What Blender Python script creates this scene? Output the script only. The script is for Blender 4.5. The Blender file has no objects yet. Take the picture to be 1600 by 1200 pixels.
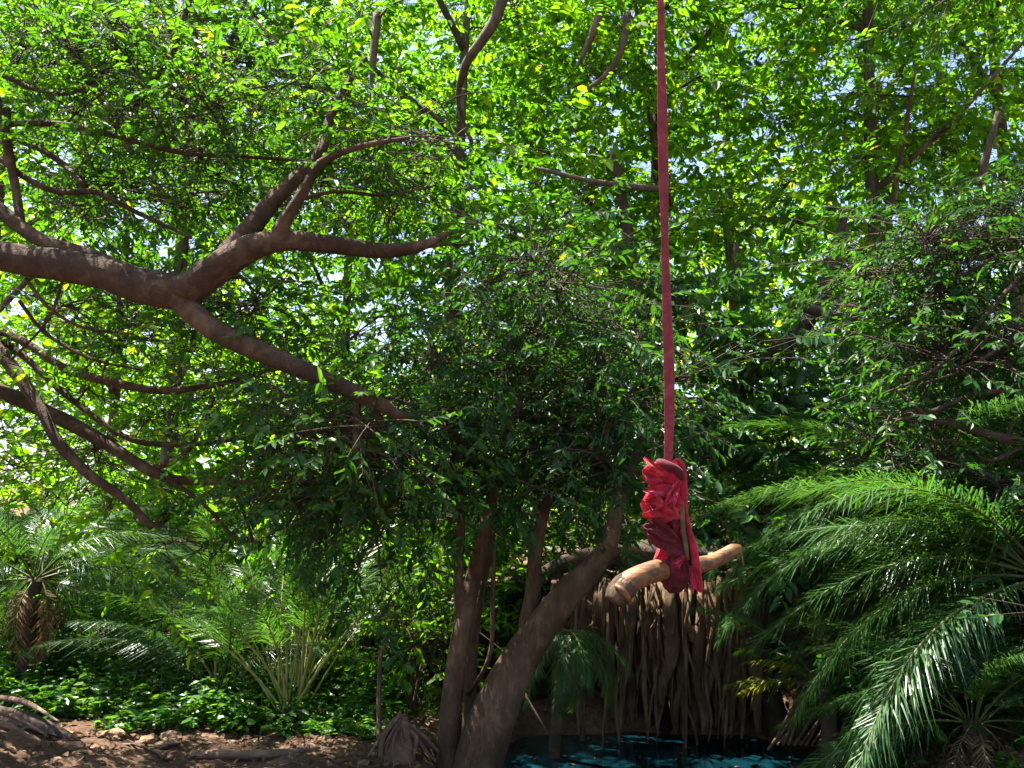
import bpy, math, random
import numpy as np
from mathutils import Vector, Matrix, noise

# ------------------------------------------------------------------ camera, sky, sun, exposure
SC = bpy.context.scene
COL = SC.collection
CAMZ, PITCH, FPX = 1.6, 9.0, 1450.0
cam_d = bpy.data.cameras.new('camera')
cam_d.sensor_width = 36.0
cam_d.lens = 36.0 * FPX / 1600.0
cam_d.clip_start = 0.05
cam_d.clip_end = 600.0
cam = bpy.data.objects.new('camera', cam_d)
cam.location = (0, 0, CAMZ)
cam.rotation_euler = (math.radians(90 + PITCH), 0, 0)
COL.objects.link(cam)
SC.camera = cam

SUN_EL, SUN_AZ = 66.0, -66.0          # azimuth from +Y, positive towards +X
sdir = Vector((math.sin(math.radians(SUN_AZ)) * math.cos(math.radians(SUN_EL)),
               math.cos(math.radians(SUN_AZ)) * math.cos(math.radians(SUN_EL)),
               math.sin(math.radians(SUN_EL))))
world = bpy.data.worlds.new('World')
SC.world = world
world.use_nodes = True
wn = world.node_tree
bg = wn.nodes['Background']
sky = wn.nodes.new('ShaderNodeTexSky')
sky.sky_type = 'NISHITA'
sky.sun_disc = False
sky.sun_elevation = math.radians(SUN_EL)
sky.sun_rotation = math.radians(SUN_AZ)
sky.dust_density = 2.0
wn.links.new(sky.outputs[0], bg.inputs[0])
bg.inputs[1].default_value = 0.072
sun_d = bpy.data.lights.new('sun', 'SUN')
sun_d.energy = 5.0
sun_d.angle = math.radians(0.55)
sun_d.color = (1.0, 0.95, 0.86)
sun = bpy.data.objects.new('sun', sun_d)
sun.rotation_euler = sdir.to_track_quat('Z', 'Y').to_euler()
sun.location = (0, 0, 30)
COL.objects.link(sun)
SC.view_settings.view_transform = 'Standard'
SC.view_settings.look = 'None'
SC.view_settings.exposure = 2.5
SC.view_settings.gamma = 1.0
SC.view_settings.use_curve_mapping = False
SC.cycles.max_bounces = 7
SC.cycles.diffuse_bounces = 4
SC.cycles.glossy_bounces = 2
SC.cycles.transmission_bounces = 5
SC.cycles.sample_clamp_indirect = 6.0
SC.cycles.use_denoising = True

rng = np.random.default_rng(11)
random.seed(5)
_cp, _sp = math.cos(math.radians(PITCH)), math.sin(math.radians(PITCH))

def P(px, py, d):
    """world point seen at a photograph pixel (1600 x 1200), d metres along the view axis"""
    x = (px - 800.0) / FPX * d
    v = (600.0 - py) / FPX * d
    return Vector((x, d * _cp - v * _sp, CAMZ + d * _sp + v * _cp))

def proj(A):
    A = np.asarray(A, float)
    rel = A - np.array([0, 0, CAMZ])
    d = rel[..., 1] * _cp + rel[..., 2] * _sp
    v = -rel[..., 1] * _sp + rel[..., 2] * _cp
    dd = np.where(np.abs(d) < 1e-3, 1e-3, d)
    return 800 + rel[..., 0] / dd * FPX, 600 - v / dd * FPX, d

# ------------------------------------------------------------------ materials
def nodes_of(name):
    m = bpy.data.materials.new(name)
    m.use_nodes = True
    nt = m.node_tree
    return m, nt, nt.nodes['Principled BSDF'], nt.nodes['Material Output']

def ramp(nt, stops):
    r = nt.nodes.new('ShaderNodeValToRGB')
    e = r.color_ramp.elements
    while len(e) < len(stops):
        e.new(0.5)
    for i, (p, c) in enumerate(stops):
        e[i].position = p
        e[i].color = (c[0], c[1], c[2], 1)
    return r

def coords(nt, scale=(1, 1, 1), kind='Object'):
    tc = nt.nodes.new('ShaderNodeTexCoord')
    mp = nt.nodes.new('ShaderNodeMapping')
    mp.inputs['Scale'].default_value = scale
    nt.links.new(tc.outputs[kind], mp.inputs[0])
    return mp.outputs[0]

def noise_node(nt, vec, scale, detail=6, rough=0.6, dist=0.0):
    n = nt.nodes.new('ShaderNodeTexNoise')
    n.inputs['Scale'].default_value = scale
    n.inputs['Detail'].default_value = detail
    n.inputs['Roughness'].default_value = rough
    n.inputs['Distortion'].default_value = dist
    nt.links.new(vec, n.inputs['Vector'])
    return n.outputs[0]

def leaf_mat(name, stops, trans=0.5, rough=0.38, tmul=(2.5, 2.2, 0.4), spec=0.45):
    m, nt, bs, out = nodes_of(name)
    at = nt.nodes.new('ShaderNodeAttribute')
    at.attribute_name = 'tone'
    r = ramp(nt, stops)
    nt.links.new(at.outputs['Fac'], r.inputs[0])
    nt.links.new(r.outputs[0], bs.inputs['Base Color'])
    bs.inputs['Roughness'].default_value = rough
    bs.inputs['Specular IOR Level'].default_value = spec
    mul = nt.nodes.new('ShaderNodeMix')
    mul.data_type = 'RGBA'
    mul.blend_type = 'MULTIPLY'
    mul.clamp_result = False
    mul.inputs[0].default_value = 1.0
    nt.links.new(r.outputs[0], mul.inputs[6])
    mul.inputs[7].default_value = (*tmul, 1)
    tr = nt.nodes.new('ShaderNodeBsdfTranslucent')
    nt.links.new(mul.outputs[2], tr.inputs[0])
    mx = nt.nodes.new('ShaderNodeMixShader')
    mx.inputs[0].default_value = trans
    nt.links.new(bs.outputs[0], mx.inputs[1])
    nt.links.new(tr.outputs[0], mx.inputs[2])
    nt.links.new(mx.outputs[0], out.inputs[0])
    return m

def bark_mat(name, dark, mid, light, scale=6.0, stretch=(1, 1, 0.35), bump=0.5, rough=0.85, patch=0.6):
    m, nt, bs, out = nodes_of(name)
    v = coords(nt, stretch)
    n1 = noise_node(nt, v, scale, 9, 0.68, 0.6)
    n2 = noise_node(nt, coords(nt), scale * 0.28, 4, 0.6, 0.4)
    r = ramp(nt, [(0.28, dark), (0.5, mid), (0.75, light)])
    mm = nt.nodes.new('ShaderNodeMath')
    mm.operation = 'MULTIPLY_ADD'
    nt.links.new(n2, mm.inputs[0])
    mm.inputs[1].default_value = patch
    sb = nt.nodes.new('ShaderNodeMath')
    sb.operation = 'MULTIPLY_ADD'
    nt.links.new(n1, sb.inputs[0])
    sb.inputs[1].default_value = 1.0 - patch * 0.5
    sb.inputs[2].default_value = -patch * 0.25
    nt.links.new(sb.outputs[0], mm.inputs[2])
    nt.links.new(mm.outputs[0], r.inputs[0])
    nt.links.new(r.outputs[0], bs.inputs['Base Color'])
    bs.inputs['Roughness'].default_value = rough
    bs.inputs['Specular IOR Level'].default_value = 0.25
    n3 = noise_node(nt, v, scale * 4.5, 6, 0.7, 1.0)
    ad = nt.nodes.new('ShaderNodeMath')
    ad.operation = 'ADD'
    nt.links.new(n1, ad.inputs[0])
    nt.links.new(n3, ad.inputs[1])
    b = nt.nodes.new('ShaderNodeBump')
    b.inputs['Strength'].default_value = bump
    b.inputs['Distance'].default_value = 0.045
    nt.links.new(ad.outputs[0], b.inputs['Height'])
    nt.links.new(b.outputs[0], bs.inputs['Normal'])
    return m

M = {}
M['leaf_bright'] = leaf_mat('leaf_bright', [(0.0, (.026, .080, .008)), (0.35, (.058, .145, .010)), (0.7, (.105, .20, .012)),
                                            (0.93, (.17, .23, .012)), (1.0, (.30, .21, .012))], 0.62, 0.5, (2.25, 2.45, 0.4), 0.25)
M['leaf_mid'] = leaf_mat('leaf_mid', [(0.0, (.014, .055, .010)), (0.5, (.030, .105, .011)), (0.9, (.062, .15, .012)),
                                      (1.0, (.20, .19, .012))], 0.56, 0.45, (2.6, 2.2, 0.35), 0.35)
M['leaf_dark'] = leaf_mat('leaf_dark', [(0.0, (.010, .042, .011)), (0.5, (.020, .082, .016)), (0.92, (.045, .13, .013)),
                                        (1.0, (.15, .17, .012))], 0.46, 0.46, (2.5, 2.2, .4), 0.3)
M['leaf_glossy'] = leaf_mat('leaf_glossy', [(0.0, (.014, .055, .014)), (0.5, (.030, .105, .018)), (0.92, (.06, .15, .015)), (1.0, (.2, .19, .012))], 0.48, 0.38, (2.4, 2.1, .4), 0.5)
M['leaf_ground'] = leaf_mat('leaf_ground', [(0.0, (.018, .065, .014)), (0.5, (.040, .13, .02)), (1.0, (.09, .19, .022))], 0.42, 0.33)
M['palm'] = leaf_mat('palm_leaf', [(0.0, (.018, .060, .018)), (0.5, (.034, .10, .022)), (0.85, (.06, .14, .022)), (1.0, (.16, .17, .02))],
                     0.42, 0.36, (2.0, 1.9, 0.6), 0.5)
M['palm_yellow'] = leaf_mat('palm_leaf_yellow', [(0.0, (.05, .085, .012)), (0.5, (.11, .15, .014)), (1.0, (.24, .20, .02))], 0.4, 0.35)
M['palm_dry'] = leaf_mat('palm_leaf_dry', [(0.0, (.06, .035, .018)), (0.5, (.13, .08, .045)), (1.0, (.24, .17, .10))], 0.25, 0.8, (1.2, 1.0, .7), 0.2)
M['grass'] = leaf_mat('grass_blade', [(0.0, (.03, .07, .014)), (0.6, (.07, .13, .02)), (1.0, (.2, .2, .06))], 0.45, 0.45)
M['bark_left'] = bark_mat('bark_smooth_brown', (.022, .012, .006), (.070, .040, .021), (.20, .13, .075), 9.0, (1, 1, 1), 0.8)
M['bark_grey'] = bark_mat('bark_grey_brown', (.030, .017, .008), (.105, .063, .033), (.26, .17, .098), 9.0, (1, 1, 0.35), 1.0)
M['bark_back'] = bark_mat('bark_pale', (.035, .024, .017), (.09, .065, .046), (.22, .165, .12), 6.0, (1, 1, 0.4), 0.5)
M['bark_dark'] = bark_mat('bark_dark', (.022, .015, .011), (.060, .040, .028), (.12, .082, .058), 8.0, (1, 1, 0.3), 0.6)
M['root'] = bark_mat('root_fibre', (.035, .019, .009), (.145, .088, .048), (.34, .23, .135), 16.0, (1, 1, 0.06), 0.9, 0.9, 0.45)
M['palm_trunk'] = bark_mat('palm_trunk_fibre', (.03, .02, .014), (.10, .07, .045), (.22, .16, .10), 9.0, (1, 1, 1.6), 1.0)
M['soil'] = bark_mat('shade_dark_soil', (.008, .006, .005), (.022, .015, .011), (.05, .034, .024), 4.0, (1, 1, 1), 1.0)  # earth taken near black: shade of the root hollow put into the colour
M['stone'] = bark_mat('ochre_stone', (.10, .06, .04), (.24, .15, .09), (.42, .29, .18), 9.0, (1, 1, 1), 0.6)
M['deadwood'] = bark_mat('dead_wood', (.06, .036, .022), (.17, .105, .068), (.36, .26, .18), 10.0, (.25, 1, 1), 0.8)

def ground_mat():
    m, nt, bs, out = nodes_of('bare_earth')
    v = coords(nt)
    n1 = noise_node(nt, v, 1.1, 8, 0.65, 0.3)
    n2 = noise_node(nt, v, 22.0, 8, 0.75, 0.5)
    r1 = ramp(nt, [(0.3, (.060, .034, .021)), (0.52, (.135, .078, .048)), (0.72, (.235, .145, .09))])
    nt.links.new(n1, r1.inputs[0])
    r2 = ramp(nt, [(0.32, (.35, .33, .32)), (0.55, (1, 1, 1)), (0.75, (1.5, 1.42, 1.3))])
    nt.links.new(n2, r2.inputs[0])
    mx = nt.nodes.new('ShaderNodeMix')
    mx.data_type = 'RGBA'
    mx.blend_type = 'MULTIPLY'
    mx.inputs[0].default_value = 1.0
    nt.links.new(r1.outputs[0], mx.inputs[6])
    nt.links.new(r2.outputs[0], mx.inputs[7])
    nt.links.new(mx.outputs[2], bs.inputs['Base Color'])
    bs.inputs['Roughness'].default_value = 0.95
    bs.inputs['Specular IOR Level'].default_value = 0.2
    b = nt.nodes.new('ShaderNodeBump')
    b.inputs['Strength'].default_value = 0.9
    b.inputs['Distance'].default_value = 0.04
    nt.links.new(n2, b.inputs['Height'])
    nt.links.new(b.outputs[0], bs.inputs['Normal'])
    return m
M['ground'] = ground_mat()

def water_mat():
    m, nt, bs, out = nodes_of('turquoise_water')
    v = coords(nt, (1, 2.6, 1))
    n1 = noise_node(nt, v, 2.2, 4, 0.55, 0.3)
    n0 = noise_node(nt, coords(nt), 0.9, 3, 0.5, 0.2)
    r = ramp(nt, [(0.3, (.001, .009, .014)), (0.55, (.002, .019, .026)), (0.85, (.006, .040, .050))])
    nt.links.new(n0, r.inputs[0])
    nt.links.new(r.outputs[0], bs.inputs['Base Color'])
    bs.inputs['Roughness'].default_value = 0.06
    bs.inputs['IOR'].default_value = 1.33
    b = nt.nodes.new('ShaderNodeBump')
    b.inputs['Strength'].default_value = 0.10
    b.inputs['Distance'].default_value = 0.02
    nt.links.new(n1, b.inputs['Height'])
    nt.links.new(b.outputs[0], bs.inputs['Normal'])
    return m
M['water'] = water_mat()

def cloth_mat(name, c0, c1, c2, weave=260.0, sheen=0.4, trans=0.18, bump=0.35):
    m, nt, bs, out = nodes_of(name)
    v = coords(nt)
    n1 = noise_node(nt, v, 14.0, 6, 0.65, 0.5)
    r = ramp(nt, [(0.3, c0), (0.52, c1), (0.75, c2)])
    nt.links.new(n1, r.inputs[0])
    nt.links.new(r.outputs[0], bs.inputs['Base Color'])
    bs.inputs['Roughness'].default_value = 0.75
    bs.inputs['Sheen Weight'].default_value = sheen
    bs.inputs['Specular IOR Level'].default_value = 0.25
    n2 = noise_node(nt, v, weave, 3, 0.6)
    n3 = noise_node(nt, v, 45.0, 5, 0.65, 1.2)
    ad = nt.nodes.new('ShaderNodeMath')
    ad.operation = 'MULTIPLY_ADD'
    nt.links.new(n2, ad.inputs[0])
    ad.inputs[1].default_value = 0.3
    nt.links.new(n3, ad.inputs[2])
    b = nt.nodes.new('ShaderNodeBump')
    b.inputs['Strength'].default_value = bump
    b.inputs['Distance'].default_value = 0.012
    nt.links.new(ad.outputs[0], b.inputs['Height'])
    nt.links.new(b.outputs[0], bs.inputs['Normal'])
    tr = nt.nodes.new('ShaderNodeBsdfTranslucent')
    nt.links.new(r.outputs[0], tr.inputs[0])
    mx = nt.nodes.new('ShaderNodeMixShader')
    mx.inputs[0].default_value = trans
    nt.links.new(bs.outputs[0], mx.inputs[1])
    nt.links.new(tr.outputs[0], mx.inputs[2])
    nt.links.new(mx.outputs[0], out.inputs[0])
    return m
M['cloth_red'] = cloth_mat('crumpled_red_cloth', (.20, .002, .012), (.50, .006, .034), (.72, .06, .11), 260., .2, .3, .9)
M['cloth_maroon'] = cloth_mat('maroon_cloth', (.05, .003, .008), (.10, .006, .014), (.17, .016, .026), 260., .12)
M['strap'] = cloth_mat('faded_maroon_webbing', (.12, .013, .020), (.20, .028, .040), (.29, .062, .076), 400.0, 0.08, 0.0, 0.6)
M['cord'] = cloth_mat('tan_cord', (.06, .036, .012), (.11, .07, .025), (.18, .125, .05), 200.0, 0.1, 0.0)

def stick_mat():
    m, nt, bs, out = nodes_of('worn_stick')
    v = coords(nt, (1.0, 5, 5))
    n1 = noise_node(nt, v, 5.0, 8, 0.66, 0.8)
    r = ramp(nt, [(0.28, (.022, .009, .004)), (0.42, (.085, .035, .010)), (0.58, (.19, .086, .022)), (0.78, (.29, .155, .055))])
    nt.links.new(n1, r.inputs[0])
    nt.links.new(r.outputs[0], bs.inputs['Base Color'])
    bs.inputs['Roughness'].default_value = 0.55
    b = nt.nodes.new('ShaderNodeBump')
    b.inputs['Strength'].default_value = 0.3
    b.inputs['Distance'].default_value = 0.014
    nt.links.new(noise_node(nt, v, 18, 6, 0.65, 0.6), b.inputs['Height'])
    nt.links.new(b.outputs[0], bs.inputs['Normal'])
    return m
M['stick'] = stick_mat()

# ------------------------------------------------------------------ mesh building
class MB:
    def __init__(s):
        s.v, s.f, s.t, s.n = [], {3: [], 4: []}, [], 0
    def add(s, v, f, tone=0.5):
        v = np.asarray(v, np.float32).reshape(-1, 3)
        f = np.asarray(f, np.int64)
        if len(v) == 0 or f.size == 0:
            return s
        s.v.append(v)
        s.f[f.shape[1]].append(f + s.n)
        s.t.append(np.broadcast_to(np.asarray(tone, np.float32), (len(v),)))
        s.n += len(v)
        return s
    def extra(s, f):                       # faces on vertices of the block added last
        f = np.asarray(f, np.int64)
        s.f[f.shape[1]].append(f + (s.n - len(s.v[-1])))
    def mesh(s, name, mat, origin=(0, 0, 0), smooth=True):
        me = bpy.data.meshes.new(name)
        v = np.concatenate(s.v) - np.asarray(origin, np.float32)
        tri = np.concatenate(s.f[3]) if s.f[3] else np.zeros((0, 3), np.int64)
        qd = np.concatenate(s.f[4]) if s.f[4] else np.zeros((0, 4), np.int64)
        me.vertices.add(len(v))
        me.vertices.foreach_set('co', v.ravel())
        me.loops.add(tri.size + qd.size)
        me.loops.foreach_set('vertex_index', np.concatenate([tri.ravel(), qd.ravel()]).astype(np.int32))
        me.polygons.add(len(tri) + len(qd))
        st = np.concatenate([np.arange(len(tri)) * 3, tri.size + np.arange(len(qd)) * 4]).astype(np.int32)
        me.polygons.foreach_set('loop_start', st)
        me.update(calc_edges=True)
        a = me.attributes.new('tone', 'FLOAT', 'POINT')
        a.data.foreach_set('value', np.concatenate(s.t).astype(np.float32))
        me.polygons.foreach_set('use_smooth', np.full(len(me.polygons), smooth))
        me.materials.append(M[mat])
        me.validate()
        return me
    def build(s, name, mat, parent=None, smooth=True, origin=None):
        if parent is not None:
            org = world_loc(parent)
        else:
            org = origin if origin is not None else (0, 0, 0)
        o = bpy.data.objects.new(name, s.mesh(name, mat, org, smooth))
        COL.objects.link(o)
        if parent is not None:
            o.parent = parent
        else:
            o.location = org
        return o

def world_loc(o):
    l = Vector(o.location)
    while o.parent is not None:
        o = o.parent
        l = l + Vector(o.location)
    return l

def thing(name, label, cat, loc, group=None):
    o = bpy.data.objects.new(name, None)
    o.empty_display_size = 0.2
    COL.objects.link(o)
    o.location = loc
    return tag(o, label, cat, group)

def tag(o, label=None, cat=None, group=None, kind=None):
    if label: o['label'] = label
    if cat: o['category'] = cat
    if group: o['group'] = group
    if kind: o['kind'] = kind
    return o

def spline(pts, rad, step=0.08):
    """Catmull-Rom through pts with radii, resampled"""
    p = np.asarray([tuple(q) for q in pts], float)
    r = np.asarray(rad, float)
    if len(p) == 2:
        p = np.vstack([p[0], p.mean(0), p[1]]); r = np.array([r[0], r.mean(), r[1]])
    pe = np.vstack([2 * p[0] - p[1], p, 2 * p[-1] - p[-2]])
    out, ro = [], []
    for i in range(len(p) - 1):
        n = max(2, int(np.linalg.norm(p[i + 1] - p[i]) / step))
        t = np.linspace(0, 1, n, endpoint=False)[:, None]
        a, b, c, d = pe[i], pe[i + 1], pe[i + 2], pe[i + 3]
        out.append(0.5 * ((2 * b) + (c - a) * t + (2 * a - 5 * b + 4 * c - d) * t ** 2 + (3 * b - a - 3 * c + d) * t ** 3))
        ro.append(r[i] + (r[i + 1] - r[i]) * t[:, 0])
    out.append(p[-1:]); ro.append(r[-1:])
    return np.vstack(out), np.concatenate(ro)

def tube(mb, pts, rad, sides=10, step=0.08, rough=0.10, seed=0, tone=0.5, flat=1.0, flatdir=None, groove=0.0):
    c, r = spline(pts, rad, step)
    n = len(c)
    tg = np.gradient(c, axis=0)
    tg /= np.linalg.norm(tg, axis=1)[:, None] + 1e-9
    u = np.zeros_like(c)
    ref = np.array(flatdir if flatdir is not None else (0.31, 0.2, 0.93))
    if abs(tg[0] @ ref) > 0.9 and flatdir is None:
        ref = np.array((0.9, 0.3, 0.1))
    for i in range(n):
        q = ref - tg[i] * (ref @ tg[i])
        u[i] = q / (np.linalg.norm(q) + 1e-9)
        ref = u[i]
    w = np.cross(tg, u)
    ang = np.linspace(0, 2 * np.pi, sides, endpoint=False)
    rr = np.repeat(r[:, None], sides, 1)
    if rough > 0:
        l = np.arange(n) * step
        for k, (fa, fl, am) in enumerate(((1, 3.1, .5), (2, 5.3, .45), (3, 9.7, .3), (5, 21., .18))):
            ph = seed * 1.7 + k * 2.3
            rr = rr * (1 + rough * am * np.sin(fa * ang[None, :] + 1.3 * np.sin(fl * 0.7 * l[:, None] + ph)) * np.cos(fl * l[:, None] * 0.6 + ph * 1.9))
    if groove > 0:
        rr = rr * (1 + groove * np.sin(5 * ang[None, :] + seed) + groove * 0.6 * np.sin(9 * ang[None, :] + seed * 2.2 + 3.0 * np.arange(n)[:, None] * step))
    ring = c[:, None, :] + rr[:, :, None] * (np.cos(ang)[None, :, None] * u[:, None, :] + flat * np.sin(ang)[None, :, None] * w[:, None, :])
    v = np.vstack([ring.reshape(-1, 3), c[0] - tg[0] * r[0] * 0.15, c[-1] + tg[-1] * r[-1] * 0.25])
    i = np.arange(n - 1)[:, None] * sides
    j = np.arange(sides)[None, :]
    j2 = (j + 1) % sides
    q = np.stack([i + j, i + j2, i + sides + j2, i + sides + j], -1).reshape(-1, 4)
    mb.add(v, q, tone)
    k = np.arange(sides)
    a0, a1 = n * sides, n * sides + 1
    mb.extra(np.stack([np.full(sides, a0), (k + 1) % sides, k], 1))
    b = (n - 1) * sides
    mb.extra(np.stack([np.full(sides, a1), b + k, b + (k + 1) % sides], 1))
    return c, r

def bez_tubes(mb, P0, C, P1, r0, r1, rings=4, sides=3, tone=0.5):
    N = len(P0)
    if N == 0: return
    t = np.linspace(0, 1, rings)[None, :, None]
    pts = (1 - t) ** 2 * P0[:, None] + 2 * t * (1 - t) * C[:, None] + t ** 2 * P1[:, None]
    tg = P1 - P0
    tg = tg / (np.linalg.norm(tg, axis=1)[:, None] + 1e-9)
    ref = np.where(np.abs(tg[:, 2:3]) > 0.9, np.array([[1., 0, 0]]), np.array([[0, 0, 1.]]))
    u = np.cross(tg, ref); u /= np.linalg.norm(u, axis=1)[:, None] + 1e-9
    w = np.cross(tg, u)
    ang = np.linspace(0, 2 * np.pi, sides, endpoint=False)
    r = (np.asarray(r0).reshape(-1, 1) + (np.asarray(r1).reshape(-1, 1) - np.asarray(r0).reshape(-1, 1)) * t[0, :, 0][None, :])
    r = np.broadcast_to(r, (N, rings))
    off = np.cos(ang)[None, :, None] * u[:, None, :] + np.sin(ang)[None, :, None] * w[:, None, :]
    v = pts[:, :, None, :] + r[:, :, None, None] * off[:, None, :, :]
    base = (np.arange(N) * rings * sides)[:, None, None]
    i = (np.arange(rings - 1) * sides)[None, :, None]
    j = np.arange(sides)[None, None, :]
    j2 = (j + 1) % sides
    q = np.stack([base + i + j, base + i + j2, base + i + sides + j2, base + i + sides + j], -1).reshape(-1, 4)
    mb.add(v.reshape(-1, 3), q, tone)

def unit(a):
    return a / (np.linalg.norm(a, axis=-1, keepdims=True) + 1e-9)

def leaves(mb, pos, d, nrm, ln, wr=0.46, tone=None, fold=0.16, droop=0.14):
    """elliptic leaves folded along the midrib, tip drooping: 6 vertices, 2 quads each"""
    N = len(pos)
    if N == 0: return
    d = unit(d)
    s = unit(np.cross(d, nrm))
    n = np.cross(s, d)
    ln = np.asarray(ln).reshape(-1, 1)
    w = ln * wr * 0.5
    def at(t, sx, up):
        return pos + d * ln * t + s * w * sx + n * (ln * up)
    V = np.stack([pos, at(.30, .86, fold * .45), at(.68, .80, fold * .4 - droop * .4), at(1.0, 0, -droop),
                  at(.68, -.80, fold * .4 - droop * .4), at(.30, -.86, fold * .45)], 1).reshape(-1, 3)
    b = (np.arange(N) * 6)[:, None]
    f = np.concatenate([b + np.array([[0, 1, 2, 3]]), b + np.array([[0, 3, 4, 5]])], 0)
    tn = rng.random(N) if tone is None else np.broadcast_to(tone, (N,))
    mb.add(V, f, np.repeat(tn, 6))

LEAFMESH = {}
def leaf_objects(parent, pos, d, nrm, ln, mat, wr):
    """single leaves as parts of their tree, four shared meshes per material"""
    org = np.array(world_loc(parent))
    key = (mat, round(wr, 2))
    if key not in LEAFMESH:
        LEAFMESH[key] = []
        for k in range(4):
            mb = MB()
            leaves(mb, np.zeros((1, 3)), np.array([[0, 1., 0]]), np.array([[0, 0, 1.]]), np.array([1.0]), wr, tone=(.25, .5, .7, .88)[k])
            LEAFMESH[key].append(mb.mesh('leaf', mat))
    d = unit(d); s = unit(np.cross(d, nrm)); n = np.cross(s, d)
    for i in range(len(pos)):
        o = bpy.data.objects.new('leaf', LEAFMESH[key][i % 4])
        mt = Matrix(((s[i, 0], d[i, 0], n[i, 0]), (s[i, 1], d[i, 1], n[i, 1]), (s[i, 2], d[i, 2], n[i, 2])))
        o.matrix_local = Matrix.Translation(Vector(pos[i] - org)) @ (mt * float(ln[i])).to_4x4()
        COL.objects.link(o)
        o.parent = parent

SWING = np.array(P(1050, 830, 5.0))
SD = np.array(sdir)
GAPS = [(np.array(P(110, 900, 8.4)), 0.55, 0.92), (np.array(P(430, 1000, 8.0)), 0.85, 0.93), (np.array(P(230, 980, 8.4)), 0.6, 0.9), (np.array(P(640, 960, 8.8)), 0.5, 0.8), (np.array(P(700, 90, 10.5)), 0.8, 0.5), (np.array(P(1060, 1000, 8.7)), 0.6, 0.97), (np.array(P(940, 1010, 9.0)), 0.45, 0.95), (np.array(P(1140, 980, 9.0)), 0.55, 0.97), (np.array([-3.3, 7.6, 0.]), 0.45, 0.8), (np.array(P(800, 1050, 6.6)), 0.3, 0.7), (np.array(P(1300, 900, 7.2)), 0.6, 0.8), (SWING, 0.75, 0.93), (SWING + np.array([0, 0, 0.5]), 0.6, 0.9), (SWING + np.array([-.15, -.1, -.2]), 0.6, 0.9)]  # openings added along the sun's path to light these spots: centre, radius, chance

def sun_gap(pts):
    """sprays cleared along the sun direction so chosen spots get sunlight: keep-mask"""
    keep = np.ones(len(pts), bool)
    for c, rad, pr in GAPS:
        rel = pts - c
        t = rel @ SD
        dist = np.linalg.norm(rel - t[:, None] * SD, axis=1)
        keep &= ~((t > 0.3) & (dist < rad) & (rng.random(len(pts)) < pr))
    return keep

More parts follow.
